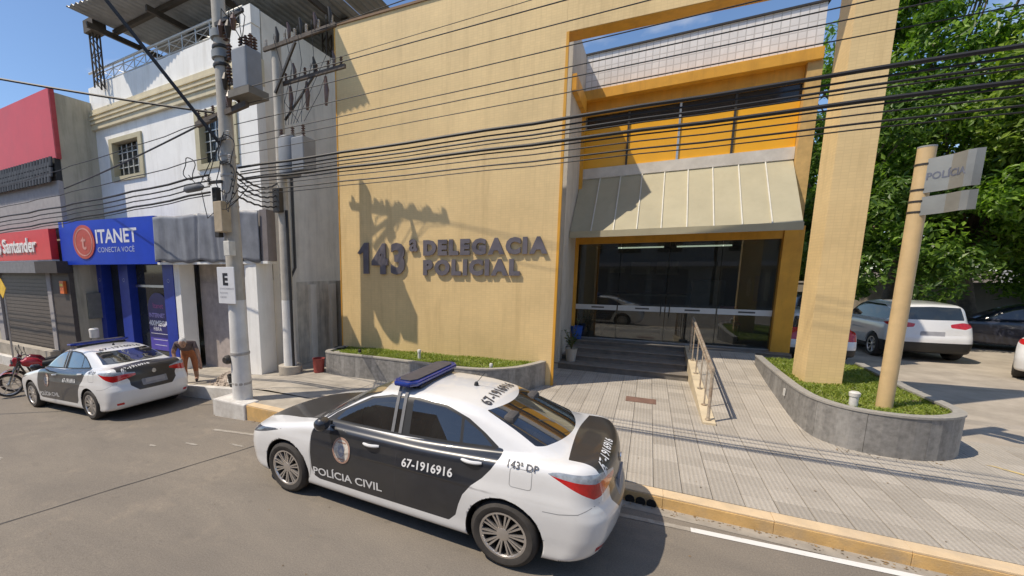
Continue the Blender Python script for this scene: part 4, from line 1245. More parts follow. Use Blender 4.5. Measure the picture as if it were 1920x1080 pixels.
# parking sign plate: letter E
pe = thing('parking_sign', 'white plate with a black letter E fixed to the thick pole', 'sign', (P1[0], P1[1]-.2, 0))
MB().box(-.24, .24, -.02, .0, 2.06, 2.75).build('plate', mat('plate_white', (0.66, 0.67, 0.69), 0.4, var=0.05), pe, bevel=.006)
INK = mat('ink_black', (0.02, 0.02, 0.025), 0.5)
text_obj('letter', 'E', .3, INK, pe, (-.09, -.024, 2.42), offset=.012)
for z, w, s in ((2.33, .3, 'ESTACIONAMENTO'), (2.25, .3, 'ROTATIVO'), (2.17, .3, 'CARTÃO')):
    text_obj('print', s, .045, mat('ink_grey', (0.3, 0.3, 0.33), 0.5), pe, (-.18, -.024, z))

P2 = (-7.84, 7.75)
pq = thing('utility_pole', 'slim concrete utility pole in front of the grey side wall', 'utility pole', (P2[0], P2[1], 0))
MB().lathe([(.17, .1), (.155, 1.0), (.15, 1.95)], seg=12).build('whitewashed_foot', M_PWHITE, pq)
MB().lathe([(.148, 1.93), (.125, 4.5), (.11, 7.75)], seg=12).build('shaft', M_POLE, pq)
MB().lathe([(.3, .0), (.3, .3)], seg=12).build('plinth', M_CONC, pq)
for dy, dz in ((-.14, 7.68), (.14, 7.0)):
    arm(pq, (-.25, dy, dz), (1.85, dy, dz), .06, .08, (.04, .18, .32, .46, .62, .78, .95), dz > 7.2)
MB().bar((.05, -.14, 6.7), (.72, -.14, 7.62), .05, .05).build('brace', M_DKMET, pq)
MB().bar((.05, .14, 6.2), (.95, .14, 6.96), .04, .04).build('brace', M_DKMET, pq)
t2 = MB()
t2.lathe([(.24, 4.85), (.25, 4.95), (.25, 5.62), (.22, 5.7)], .38, -.1, 16)
t2 = t2.build('transformer', M_TRAFO, pq)
MB().box(.62, .98, -.3, .12, 4.9, 5.62).build('radiator', M_TRAFO, t2, bevel=.02)
for dx in (.15, .5, .82):
    mb = MB(); insulator(mb, dx, -.1, 5.66, .05, .26); mb.build('bushing', M_INS, t2)
for z in (5.1, 5.5):
    MB().bar((.08, -.05, z), (.3, -.1, z), .06, .06).build('bracket', M_DKMET, t2)
for k, (dx, z0, z1) in enumerate(((.25, 6.35, 6.9), (.75, 6.3, 6.9), (1.3, 6.3, 6.9))):
    mb = MB(); mb.tube([(dx, .14, z0), (dx+.06, .1, (z0+z1)/2), (dx, .14, z1)], [.03, .055, .03], 8)
    mb.build('fuse_cutout', M_INS, pq)
for k, (dx, dz) in enumerate(((.1, 7.68), (.45, 7.68), (.8, 7.68), (1.2, 7.68), (1.6, 7.68), (.3, 7.0), (.9, 7.0), (1.45, 7.0))):
    sg_ = -.14 if dz > 7.4 else .14
    MB().tube([(dx, sg_, dz+.25), (dx+.08, sg_-.1, dz+.1), (dx+.1-.05*k, sg_*.3, dz-.45), (.25+.08*k, -.05, 6.0)], .007, 5).build('jumper_lead', M_CABLE, pq)
    MB().tube([(dx+.1, sg_, dz+.02), (dx+.14, sg_-.04, dz+.2), (dx+.12, sg_-.06, dz+.34)], [.03, .045, .02], 7).build('arrester', M_INS if k % 2 else M_DKMET, pq)
MB().box(-.1, .12, -.24, -.1, 4.05, 4.6).build('junction_box', M_DKMET, pq, bevel=.01)
MB().tube([(.16, -.05, .3), (.165, -.05, 2.2), (.15, -.05, 4.1)], .035, 8).build('conduit', M_CABLE, pq)

# ---------------------------------------------------------------- overhead wires
def catenary(a, b, sag, n=22, wob=0.0):
    a = Vector(a); b = Vector(b); out = []
    for i in range(n+1):
        t = i/n
        p = a+(b-a)*t
        p.z -= sag*4*t*(1-t)
        if wob and 0 < i < n:
            p.z += wob*math.sin(i*1.9); p.y += wob*math.cos(i*2.7)
        out.append(tuple(p))
    return out
def wy(y, z):
    return 5.58+(y-5.2)*.8, 2.69+(z-2.69)*5.58/5.2
def wire(a, b, sag, r, label, group, cat='cable', name='overhead_cable', wob=0.0, n=22):
    return tag(MB().tube(catenary(a, b, sag, n, wob), r, 6).build(name, M_CABLE), label, cat, group)
ORD = ['topmost', 'second highest', 'third highest', 'fourth highest', 'fifth highest', 'lowest']
ORD2 = {1: 'topmost', 2: 'second', 3: 'third', 5: 'fourth', 6: 'fifth', 7: 'sixth', 8: 'lowest'}
GT = 'thin wires high in front of the station'
GM = 'telephone cables bundled below the thin wires'
GL = 'cables running left from the thick pole'
RX = 17.0
for k, (z0, z1, y0, y1, r) in enumerate(((5.56, 5.35, 5.0, 5.05, .009), (5.38, 5.28, 5.15, 5.2, .008), (5.12, 5.15, 5.2, 5.25, .008), (4.92, 5.0, 5.3, 5.3, .008), (4.78, 4.86, 5.2, 5.2, .008), (4.66, 4.72, 5.3, 5.25, .007))):
    (y0, z0), (y1, z1) = wy(y0, z0), wy(y1, z1)
    wire((P1[0]+.2, y0, z0), (RX, y1, z1), .06, r*.8, ORD[k]+' thin black wire stretched high across the station front', GT, 'wire', 'overhead_wire', n=26)
for k, (z0, z1, y0, y1, r, sg) in enumerate(((4.42, 4.45, 5.2, 5.2, .024, .12), (4.36, 4.34, 5.25, 5.25, .012, .10), (4.30, 4.30, 5.15, 5.25, .014, .12), (4.26, 4.22, 5.28, 5.2, .009, .08), (4.22, 4.12, 5.2, 5.2, .024, .12), (4.16, 4.08, 5.22, 5.22, .010, .10), (4.1, 4.05, 5.15, 5.2, .009, .13), (4.03, 3.98, 5.25, 5.2, .012, .12), (3.97, 3.93, 5.3, 5.25, .008, .1))):
    thick = r > .02
    lab = ('thick twisted black cable, upper of the two heavy ones' if k == 0 else 'thick twisted black cable, lower of the two heavy ones') if thick else ORD2[k]+' of the slim black telephone cables bundled across the station front'
    (y0, z0), (y1, z1) = wy(y0, z0), wy(y1, z1)
    wire((P1[0]+.25, y0, z0), (RX, y1, z1), sg, r*.85, lab, None if thick else GM, wob=.006, n=40)
for k, (z0, x1, z1, y1, r) in enumerate(((5.3, -32, 5.2, 5.3, .008), (4.7, -32, 4.7, 5.2, .009), (4.4, -32, 4.5, 5.2, .02), (4.3, -32, 4.35, 5.3, .014), (4.2, -32, 4.2, 5.2, .012), (4.1, -32, 4.05, 5.25, .02), (4.05, -32, 3.95, 5.3, .01))):
    wire((P1[0]-.15, 5.25, z0), (x1, y1, z1), .25, r, ['topmost', 'second', 'third', 'fourth', 'fifth', 'sixth', 'lowest'][k]+' black cable running left along the shops from the thick pole', GL, wob=.012, n=40)
for k, (z0, zz) in enumerate(((7.5, 7.55), (7.52, 7.6), (7.05, 7.1))):
    wire((P2[0]+.1+.5*k, P2[1]-.14, 7.7 if k < 2 else 7.05), (RX, 7.0+.2*k, zz), .1, .006, ('nearest', 'middle', 'farthest')[k]+' fine wire from the slim pole crossarm over the portal', 'fine wires from the slim pole', 'wire', 'overhead_wire')
for k in range(5):
    wire((P1[0]+.15, 5.5, 4.1+.12*k), (P2[0]-.05, P2[1]-.12, 4.2+.13*k), .10+.03*k, .012 if k % 2 else .018, 'slack cable linking the thick and slim poles', 'slack cables linking the two poles', wob=.01)
wire((P1[0], 5.42, 4.95), (-8.03, 4.42, 6.9), .0, .035, 'heavy cable rising over the road from the thick pole', None, n=10)
wire((-8.03, 4.42, 6.9), (-11.2, 1.5, 12.6), .0, .035, 'heavy cable climbing steeply above the terrace corner', None, n=10)
wire((P1[0]-.1, 5.4, 5.50), (-10.4, 3.55, 6.08), .02, .02, 'sagging black cable against the blue sky at far left', None)
wire((-10.4, 3.55, 6.08), (-24, -4, 8.2), .02, .02, 'end of the sky cable leaving over the road', None)
wire((P1[0]-.1, 5.45, 5.45), (-16.02, 6.72, 5.2), .05, .018, 'black cable from the thick pole to the bank side wall', None)
# coils and splice closures
cl = thing('splice_closure', 'grey cable splice closure hanging left of the thick pole', 'cable closure', (-7.4, 5.12, 4.16))
MB().tube([(-.28, 0, 0), (-.2, 0, .01), (.2, 0, .02), (.28, 0, .02)], [.02, .065, .065, .02], 10).build('case', mat('closure_grey', (0.12, 0.125, 0.135), 0.6), cl)
for k, (cx, cz, r) in enumerate(((-7.6, 4.55, .16), (-6.55, 4.75, .2), (-6.62, 4.3, .22))):
    pts = [(cx+r*math.cos(a), 5.2+.03*math.sin(3*a), cz+r*1.2*math.sin(a)) for a in np.linspace(0, 2*math.pi, 22)]
    tag(MB().tube(pts, .009, 5, caps=False).build('cable_coil', M_CABLE), ('loose cable loop left of the thick pole', 'upper loose cable loop right of the thick pole', 'lower loose cable loop right of the thick pole')[k], 'cable loop')
rr = random.Random(5)
for k in range(7):
    a = (P1[0]+rr.uniform(-.2, .2), 5.36, rr.uniform(3.9, 5.3)); b = (P1[0]+rr.uniform(.3, .9)*(1 if k % 3 else -1), 5.28, rr.uniform(4.0, 4.5))
    m_ = ((a[0]+b[0])/2, 5.2, min(a[2], b[2])-rr.uniform(.1, .3))
    tag(MB().tube([a, ((a[0]+m_[0])/2, 5.24, (a[2]+m_[2])/2-.05), m_, ((b[0]+m_[0])/2, 5.24, (b[2]+m_[2])/2-.03), b], .008, 5).build('dangling_cable', M_CABLE), 'short loose cable dangling at the thick pole', 'cable', 'loose cables dangling at the thick pole')
# ---------------------------------------------------------------- car bodies from an implicit surface
def pchip(pts):
    X = np.array([p[0] for p in pts], float); Y = np.array([p[1] for p in pts], float)
    h = np.diff(X); d = np.diff(Y)/h
    m = np.zeros(len(X))
    for i in range(1, len(X)-1):
        if d[i-1]*d[i] > 0:
            w1 = 2*h[i]+h[i-1]; w2 = h[i]+2*h[i-1]
            m[i] = (w1+w2)/(w1/d[i-1]+w2/d[i])
    m[0] = d[0]; m[-1] = d[-1]
    def f(x):
        x = np.clip(x, X[0], X[-1])
        i = np.clip(np.searchsorted(X, x, 'right')-1, 0, len(X)-2)
        t = (x-X[i])/h[i]
        return ((1+2*t)*(1-t)**2*Y[i]+t*(1-t)**2*h[i]*m[i]+t*t*(3-2*t)*Y[i+1]+t*t*(t-1)*h[i]*m[i+1])
    return f
def smax(a, b, k):
    h = np.maximum(k-np.abs(a-b), 0)/k
    return np.maximum(a, b)+h*h*k*.25
def smin(a, b, k):
    return -smax(-a, -b, k)
def sdpoly(px, py, poly):
    P = np.array(poly, float); n = len(P)
    d = np.full(px.shape, 1e9); s = np.ones(px.shape)
    for i in range(n):
        a = P[i]; b = P[i-1]
        ex, ey = b-a; wx = px-a[0]; wy = py-a[1]
        t = np.clip((wx*ex+wy*ey)/(ex*ex+ey*ey), 0, 1)
        d = np.minimum(d, (wx-ex*t)**2+(wy-ey*t)**2)
        c1 = py >= a[1]; c2 = py < b[1]; c3 = ex*wy > ey*wx
        fl = (c1 & c2 & c3) | (~c1 & ~c2 & ~c3)
        s = np.where(fl, -s, s)
    return s*np.sqrt(d)

class CarShape:
    def __init__(self, S):
        self.S = S
        for k in ('deck', 'roof', 'xf', 'xr', 'sec', 'plan', 'bot'):
            setattr(self, k, pchip(S[k]))
    def F(self, s, y, z):
        S = self.S; ay = np.abs(y)
        side = ay-self.plan(s)*self.sec(z)
        front = self.xf(z)+S['cf']*ay**2-s
        rear = s-(self.xr(z)-S['cr']*ay**2)
        top = (z-(self.deck(s)-S.get('crown', .05)*ay**2))*.95
        bot = self.bot(s)-z
        b = smax(side, top, S.get('ksh', .09))
        b = smax(b, smax(front, rear, .05), S.get('kend', .22))
        b = smax(b, bot, .06)
        w = np.clip((S['mid']-s)/.9, -1, 1)
        sp = s-S['bow']*ay**2*w
        g_side = (ay-(S['gw']-S['tum']*(z-S['zb'])-S.get('gtap', .03)*((s-S['mid'])/1.2)**2))*.91
        r0 = self.roof(sp); dr = (self.roof(sp+.02)-self.roof(sp-.02))/.04
        g_top = (z-(r0-S.get('rcrown', .09)*ay**2))/np.sqrt(1+dr*dr)
        g = smax(g_side, g_top, S.get('krail', .09))
        g = np.maximum(g, S['zb']-.25-z)
        f = smin(b, g, .035)
        for wx in S['wheels']:
            well = np.maximum(np.hypot(s-wx, z-S['wr'])-S['arch'], S['win']-ay)
            f = np.maximum(f, -well)
        return f
    def grad(self, P, e=.003):
        s, y, z = P.T
        g = np.stack([self.F(s+e, y, z)-self.F(s-e, y, z), self.F(s, y+e, z)-self.F(s, y-e, z), self.F(s, y, z+e)-self.F(s, y, z-e)], 1)/(2*e)
        return g
    def mesh(self, h):
        S = self.S
        xs = np.arange(-.06, S['L']+.08, h); ys = np.arange(-S['W']-.05, S['W']+.06, h); zs = np.arange(.08, S['H']+.08, h)
        X, Y, Z = np.meshgrid(xs, ys, zs, indexing='ij')
        V = self.F(X, Y, Z)
        neg = V < 0
        cnt = np.zeros(tuple(n-1 for n in V.shape)); acc = np.zeros(cnt.shape+(3,))
        corners = [(i, j, k) for i in (0, 1) for j in (0, 1) for k in (0, 1)]
        def sl(o):
            return tuple(slice(o[a], V.shape[a]-1+o[a]) for a in range(3))
        for ca in corners:
            for ax in range(3):
                if ca[ax]: continue
                cb = list(ca); cb[ax] = 1; cb = tuple(cb)
                va, vb = V[sl(ca)], V[sl(cb)]
                cr = (va < 0) != (vb < 0)
                t = np.where(cr, va/np.where(cr, va-vb, 1), 0)
                for d in range(3):
                    p = ca[d]+(t if d == ax else 0)
                    acc[..., d] += np.where(cr, p, 0)
                cnt += cr
        act = cnt > 0
        idx = -np.ones(cnt.shape, int); idx[act] = np.arange(act.sum())
        I = np.argwhere(act)
        P = (I+acc[act]/cnt[act][:, None])*h+np.array([xs[0], ys[0], zs[0]])
        quads = []
        for ax in range(3):
            a, b = [(1, 2), (2, 0), (0, 1)][ax]
            lo = [slice(None)]*3; hi = [slice(None)]*3
            lo[ax] = slice(0, -1); hi[ax] = slice(1, None)
            n0, n1 = neg[tuple(lo)], neg[tuple(hi)]
            E = np.argwhere(n0 != n1)
            ok = (E[:, a] > 0) & (E[:, b] > 0) & (E[:, a] < V.shape[a]-1) & (E[:, b] < V.shape[b]-1)
            E = E[ok]
            fl = n0[tuple(E.T)]
            def at(da, db):
                Q = E.copy(); Q[:, a] += da; Q[:, b] += db
                return idx[tuple(Q.T)]
            q = np.stack([at(-1, -1), at(0, -1), at(0, 0), at(-1, 0)], 1)
            q[~fl] = q[~fl][:, ::-1]
            quads.append(q)
        Q = np.concatenate(quads)
        for _ in range(4):
            f = self.F(*P.T); g = self.grad(P); gg = np.maximum((g*g).sum(1), .15)
            P = P-np.clip(f/gg, -.02, .02)[:, None]*g
        return P, Q
    def side_y(self, s, z):
        lo = np.zeros_like(s)+.2; hi = np.zeros_like(s)+1.1
        for _ in range(30):
            m = (lo+hi)/2; i = self.F(s, m, z) < 0
            lo = np.where(i, m, lo); hi = np.where(i, hi, m)
        return lo
    def top_z(self, s, y):
        lo = np.zeros_like(s)+.6; hi = np.zeros_like(s)+1.9
        for _ in range(30):
            m = (lo+hi)/2; i = self.F(s, y, m) < 0
            lo = np.where(i, m, lo); hi = np.where(i, hi, m)
        return lo
    def rear_s(self, y, z):
        lo = np.zeros_like(y)+self.S['L']-1.2; hi = np.zeros_like(y)+self.S['L']+.2
        for _ in range(30):
            m = (lo+hi)/2; i = self.F(m, y, z) < 0
            lo = np.where(i, m, lo); hi = np.where(i, hi, m)
        return lo

def cut(P, N, T, lab, phi, new, allow=None):
    """split triangles along phi = 0; the negative side gets the label new"""
    phi = np.where(np.abs(phi) < 1e-6, 1e-6, phi)
    s = phi[T] < 0; c = s.sum(1)
    can = np.ones(len(T), bool) if allow is None else np.isin(lab, allow)
    lab = lab.copy(); lab[can & (c == 3)] = new
    mix = np.where(can & (c > 0) & (c < 3))[0]
    if len(mix) == 0:
        return P, N, T, lab
    keep = np.ones(len(T), bool); keep[mix] = False
    nP = list(); nN = list(); base = len(P); cache = {}; nt = []; nl = []
    def ev(a, b):
        k = (a, b) if a < b else (b, a)
        if k in cache: return cache[k]
        t = phi[a]/(phi[a]-phi[b])
        nP.append(P[a]+(P[b]-P[a])*t); nN.append(N[a]+(N[b]-N[a])*t)
        cache[k] = base+len(nP)-1
        return cache[k]
    for i in mix:
        t = T[i]; q = s[i]
        lone = q if q.sum() == 1 else ~q
        k = int(np.argmax(lone))
        a, b, d = int(t[k]), int(t[(k+1) % 3]), int(t[(k+2) % 3])
        ab = ev(a, b); ad = ev(a, d)
        ina = bool(q[k])
        nt += [(a, ab, ad), (ab, b, d), (ab, d, ad)]
        nl += [new if ina else lab[i], lab[i] if ina else new, lab[i] if ina else new]
    P = np.concatenate([P, np.array(nP)]); N = np.concatenate([N, np.array(nN)])
    T = np.concatenate([T[keep], np.array(nt)]); lab = np.concatenate([lab[keep], np.array(nl, dtype=lab.dtype)])
    return P, N, T, lab

def part_mesh(name, P, N, T, material, off):
    u, inv = np.unique(T, return_inverse=True)
    p = P[u].copy(); n = N[u]
    n = n/np.maximum(np.linalg.norm(n, axis=1), 1e-6)[:, None]
    loc = np.stack([off-p[:, 0], p[:, 1]*-1, p[:, 2]], 1)      # s to forward x; mirror keeps handedness
    ln = np.stack([-n[:, 0], -n[:, 1], n[:, 2]], 1)
    me = bpy.data.meshes.new(name)
    me.from_pydata(loc.tolist(), [], inv.reshape(-1, 3).tolist())
    me.polygons.foreach_set('use_smooth', [True]*len(me.polygons))
    me.normals_split_custom_set_from_vertices(ln.tolist())
    me.materials.append(material)
    return me

M_CWHITE = mat('car_white', (0.74, 0.74, 0.735), 0.3, var=0.02, scale=3, stain=(0.60, 0.57, 0.52), stain_amt=.3, sscale=2.2, coat=1.0, spec=0.5, obj=True)
M_CBLACK = mat('car_black', (0.022, 0.024, 0.03), 0.3, var=0.15, stain=(0.05, 0.048, 0.045), stain_amt=.5, coat=0.8, obj=True)
M_HBLACK = mat('hood_black', (0.035, 0.032, 0.03), 0.33, var=0.1, coat=0.3, obj=True)
M_TINT = glassmat('tinted_glass', (0.2, 0.215, 0.19), 1.5, 0.03)
M_CGLASS = mat('car_glass', (0.022, 0.027, 0.027), 0.03, var=0.2, spec=1.0, obj=True)
M_TRIM = mat('trim_black', (0.02, 0.02, 0.02), 0.5, obj=True)
M_TAIL = mat('tail_red', (0.5, 0.012, 0.012), 0.12, var=0.2, scale=20, coat=0.8, obj=True)
M_TAILC = mat('tail_clear', (0.30, 0.33, 0.37), 0.12, var=0.3, scale=25, coat=0.8, obj=True)
M_HEAD = mat('head_lamp', (0.10, 0.11, 0.13), 0.1, var=0.3, scale=20, coat=0.8, obj=True)
M_SEAM = mat('panel_gap', (0.30, 0.30, 0.30), 0.6, var=0.05, obj=True)
M_TYRE = mat('tyre_rubber', (0.045, 0.04, 0.036), 0.8, var=0.2, scale=12, bump=0.15, obj=True)
M_RIM = mat('rim_alloy', (0.66, 0.63, 0.6), 0.32, metal=0.85, var=0.1, obj=True)
M_RIMD = mat('rim_dark', (0.03, 0.028, 0.026), 0.6, obj=True)
M_STEELW = mat('chrome', (0.7, 0.7, 0.7), 0.15, metal=1.0, var=0.05, obj=True)

def wheel_meshes(R, rr, wd, nsp, twin=True, rimm=None):
    t = MB()
    t.lathe([(rr-.005, -wd/2+.012), (rr+.01, -wd/2), (R-.045, -wd/2-.006), (R-.018, -wd/2+.012), (R-.004, -wd/2+.035), (R, 0), (R-.004, wd/2-.035), (R-.018, wd/2-.012), (R-.045, wd/2+.006), (rr+.01, wd/2), (rr-.005, wd/2-.012)], seg=44, axis='y', caps=False)
    tyre = t.mesh('tyre', M_TYRE)
    b = MB()
    b.lathe([(rr, -wd/2+.01), (rr-.03, -wd/2+.05), (.0, -wd/2+.055)], seg=32, axis='y', caps=False)
    b.lathe([(rr, wd/2-.01), (rr-.02, wd/2-.04), (rr-.03, -wd/2+.05)], seg=32, axis='y', caps=False)
    barrel = b.mesh('barrel', M_RIMD)
    r = MB()
    r.lathe([(rr+.004, wd/2-.016), (rr+.006, wd/2-.004), (rr-.012, wd/2-.003), (rr-.02, wd/2-.02)], seg=40, axis='y', caps=False)
    r.lathe([(.062, wd/2-.045), (.058, wd/2-.018), (.03, wd/2-.012), (.0, wd/2-.012)], seg=20, axis='y', caps=False)
    for k in range(nsp):
        a0 = 2*math.pi*k/nsp
        for d in ((-.07, .07) if twin else (0,)):
            a = a0+d*1.45; c, s_ = math.cos(a), math.sin(a); ci, si = math.cos(a0+d*1.6), math.sin(a0+d*1.6)
            w = .0125 if twin else .02
            p0 = Vector((ci*.045, wd/2-.035, si*.045)); p1 = Vector((c*(rr-.006), wd/2-.022, s_*(rr-.006)))
            q = Vector((-s_, 0, c))*w; yv = Vector((0, .014, 0))
            r.hexa([p0-q*.8-yv, p1-q-yv, p1+q-yv, p0+q*.8-yv, p0-q*.5+yv, p1-q*.7+yv, p1+q*.7+yv, p0+q*.5+yv])
    rim = r.mesh('rim', rimm or M_RIM)
    return tyre, barrel, rim

def add_wheels(root, spec, off, me3, track):
    for sx, wx in enumerate(spec['wheels']):
        for sy in (1, -1):
            w = bpy.data.objects.new('wheel', me3[0]); COL.objects.link(w); w.parent = root
            w.location = (off-wx, sy*track, spec['wr'])
            w.rotation_euler = (0, random.uniform(0, 6), 0 if sy > 0 else math.pi)
            inst('rim', me3[2], w); inst('barrel', me3[1], w)

# ---- police sedan
SEDAN = dict(L=4.62, W=.89, H=1.48, wheels=(.93, 3.63), wr=.316, arch=.352, win=.60, mid=2.6, bow=.22, gw=.765, tum=.44, zb=.97, cf=.34, cr=.20, kend=.20,
    deck=[(0, .60), (.06, .68), (.18, .745), (.4, .80), (.7, .86), (1.0, .91), (1.3, .965), (1.7, 1.0), (2.6, 1.0), (3.5, 1.04), (3.9, 1.075), (4.2, 1.085), (4.42, 1.085), (4.52, 1.06), (4.62, .93)],
    roof=[(.45, .3), (.9, .78), (1.2, .955), (1.6, 1.18), (1.98, 1.345), (2.2, 1.40), (2.6, 1.432), (3.0, 1.418), (3.3, 1.378), (3.55, 1.305), (3.85, 1.20), (4.12, 1.09), (4.35, .9), (4.6, .3)],
    xf=[(.1, .14), (.2, .08), (.3, .03), (.45, .0), (.58, .015), (.68, .06), (.76, .16), (.9, .5)],
    xr=[(.1, 4.38), (.22, 4.44), (.32, 4.50), (.45, 4.54), (.60, 4.55), (.68, 4.525), (.76, 4.495), (.9, 4.49), (1.0, 4.50), (1.05, 4.505), (1.2, 4.45)],
    sec=[(.1, .80), (.2, .862), (.26, .875), (.34, .878), (.45, .887), (.60, .893), (.72, .886), (.80, .872), (.88, .862), (.95, .85), (1.05, .82), (1.15, .78)],
    plan=[(0, .90), (.4, .955), (.9, .99), (1.4, .985), (2.3, .99), (3.2, .99), (3.65, 1.0), (4.1, .975), (4.62, .92)],
    bot=[(0, .24), (.3, .19), (.6, .17), (4.0, .18), (4.3, .23), (4.62, .30)])
shape = CarShape(SEDAN)
P, Q = shape.mesh(.0185)
T = np.concatenate([Q[:, [0, 1, 2]], Q[:, [0, 2, 3]]])
N = shape.grad(P); N /= np.maximum(np.linalg.norm(N, axis=1), 1e-6)[:, None]
lab = np.zeros(len(T), dtype='U14'); lab[:] = 'body'
s, y, z = P.T; ay = np.abs(y)
def C(phi_fn, new, allow=('body',)):
    global P, N, T, lab
    s, y, z = P.T; ay = np.abs(y)
    P, N, T, lab = cut(P, N, T, lab, phi_fn(s, y, ay, z), new, list(allow))
SIDE = lambda ay, z: (.50+.0*z)-ay
# dark side glazing band, then panes inside it
DLO = [(1.46, .975), (1.60, 1.075), (2.02, 1.295), (2.28, 1.355), (2.62, 1.368), (2.95, 1.345), (3.2, 1.265), (3.38, 1.165), (3.53, 1.065), (3.48, 1.035), (2.55, 1.0)]
def upper(ay, z):
    return (.79-.46*(z-.97)-.115)-ay
C(lambda s, y, ay, z: np.maximum(sdpoly(s, z, DLO), upper(ay, z)), 'window_trim')
GF = [(1.62, 1.01), (1.72, 1.115), (2.06, 1.285), (2.29, 1.337), (2.47, 1.345), (2.49, 1.02)]
GR = [(2.585, 1.025), (2.565, 1.35), (2.93, 1.325), (3.12, 1.265), (3.14, 1.045)]
GQ = [(3.17, 1.048), (3.15, 1.255), (3.33, 1.165), (3.465, 1.066)]
for i, g in enumerate((GF, GR, GQ)):
    C(lambda s, y, ay, z, g=g: np.maximum(sdpoly(s, z, g), upper(ay, z)), ('front_glass', 'rear_glass', 'quarter_glass')[i], ('window_trim',))
# windscreen and back window
C(lambda s, y, ay, z: np.maximum.reduce([s-2.12, z-1.36, .985-z, 1.0-s, ay-(.70-.42*(z-.97))]), 'windscreen')
C(lambda s, y, ay, z: np.maximum.reduce([3.2-s, z-1.335, 1.118-z, ay-(.645-.55*(z-1.1)), s-4.2]), 'back_window')
FD = [(1.40, .985), (1.345, .80), (1.335, .60), (1.345, .42), (1.385, .33), (1.46, .305), (2.485, .305), (2.52, .985)]
RD = [(2.50, .985), (2.47, .305), (3.10, .305), (3.17, .38), (3.20, .50), (3.24, .61), (3.32, .72), (3.42, .81), (3.50, .91), (3.56, 1.01), (3.57, 1.06), (3.50, 1.07)]
C(lambda s, y, ay, z: np.maximum(sdpoly(s, z, FD), .55-ay), 'front_door')
C(lambda s, y, ay, z: np.maximum(sdpoly(s, z, RD), .50-ay), 'rear_door')
C(lambda s, y, ay, z: np.minimum(np.hypot(s-.93, z-.316), np.hypot(s-3.63, z-.316))-.359, 'arch_liner')
# black bonnet and boot lid
C(lambda s, y, ay, z: np.maximum.reduce([sdpoly(s, ay, [(.24, -.1), (.24, .40), (.34, .50), (1.0, .63), (1.36, .685), (1.36, -.1)]), .66-z, z-1.2]), 'bonnet')
def lidphi(s, y, ay, z):
    topz = np.maximum.reduce([4.10+.06*ay**2-s, ay-.655, .98-z, z-1.14])
    face = np.maximum(sdpoly(ay, z, [(-.1, .585), (.34, .585), (.47, .70), (.47, .80), (.62, .99), (.66, 1.0), (.66, 1.12), (-.1, 1.12)]), 4.35-s)
    return np.minimum(topz, face)
C(lidphi, 'boot_lid')
pcoord = lambda s, ay: s+np.maximum(0, .76-ay)*1.0
TL = [(3.98, .985), (4.08, 1.003), (4.33, 1.008), (4.60, .99), (4.86, .955), (4.88, .90), (4.70, .85), (4.50, .815), (4.36, .805), (4.22, .875)]
C(lambda s, y, ay, z: np.maximum(sdpoly(pcoord(s, ay), z, TL), 3.9-s), 'tail_lamp', ('body', 'boot_lid'))
TLc = [(3.93, 1.02), (3.98, .975), (4.12, .955), (4.40, .93), (4.62, .945), (4.9, .935), (5.0, 1.05)]
C(lambda s, y, ay, z: np.maximum(sdpoly(pcoord(s, ay), z, TLc), 3.9-s), 'tail_lens', ('tail_lamp',))
HL = [(.90, .80), (.60, .765), (.30, .725), (-.05, .67), (-.30, .63), (-.30, .585), (.0, .60), (.25, .635), (.6, .715)]
C(lambda s, y, ay, z: np.maximum(sdpoly(s-np.maximum(0, .80-ay)*.9, z, HL), s-1.2), 'head_lamp')
C(lambda s, y, ay, z: np.maximum(sdpoly(ay, z, [(-.1, .25), (.45, .25), (.62, .33), (.45, .50), (-.1, .5)]), s-.35), 'grille')
# fuel flap outline, bumper seams, reflectors, sill line
BS = [(3.97, .655), (4.10, .66), (4.25, .69), (4.42, .78)]
C(lambda s, y, ay, z: np.maximum.reduce([np.abs(pcoord(s, ay)-4.50)-.085, np.abs(z-.36-.05*(pcoord(s, ay)-4.50))-.024, 4.2-s]), 'reflector')
C(lambda s, y, ay, z: np.maximum(sdpoly(ay, z, [(-.1, .66), (.26, .66), (.26, .79), (-.1, .79)]), 4.3-s), 'plate_recess', ('boot_lid',))
# inner arches and floor
s, y, z = P.T; ay = np.abs(y)
cen = P[T].mean(1)
rad = np.minimum(np.hypot(cen[:, 0]-.93, cen[:, 2]-.316), np.hypot(cen[:, 0]-3.63, cen[:, 2]-.316))
nz = N[T].mean(1)
lab[(rad < .357) & (np.abs(nz[:, 1]) < .75) & (cen[:, 2] < .7)] = 'arch_liner'
lab[(rad < .345)] = 'arch_liner'
lab[(cen[:, 2] < .235) & (nz[:, 2] < -.55)] = 'arch_liner'
OFF = 2.28
mats = dict(body=M_CWHITE, window_trim=M_TRIM, front_glass=M_TINT, rear_glass=M_TINT, quarter_glass=M_TINT, windscreen=M_TINT, back_window=M_TINT, front_door=M_CBLACK, rear_door=M_CBLACK, bonnet=M_HBLACK, boot_lid=M_HBLACK, tail_lamp=M_TAIL, tail_lens=M_TAILC, head_lamp=M_HEAD, grille=M_TRIM, reflector=M_TAIL, plate_recess=mat('plate_grey_dirty', (0.25, 0.25, 0.26), 0.5, obj=True), arch_liner=M_TRIM)
pc = thing('police_car', 'x', 'police car', group='police sedans parked along the kerb')
def side_parts(nm):
    ce = P[T].mean(1)
    for sg in (-1, 1):
        m_ = (lab == nm) & (np.sign(ce[:, 1]) == sg)
        if m_.any():
            yield T[m_]
carparts = {}
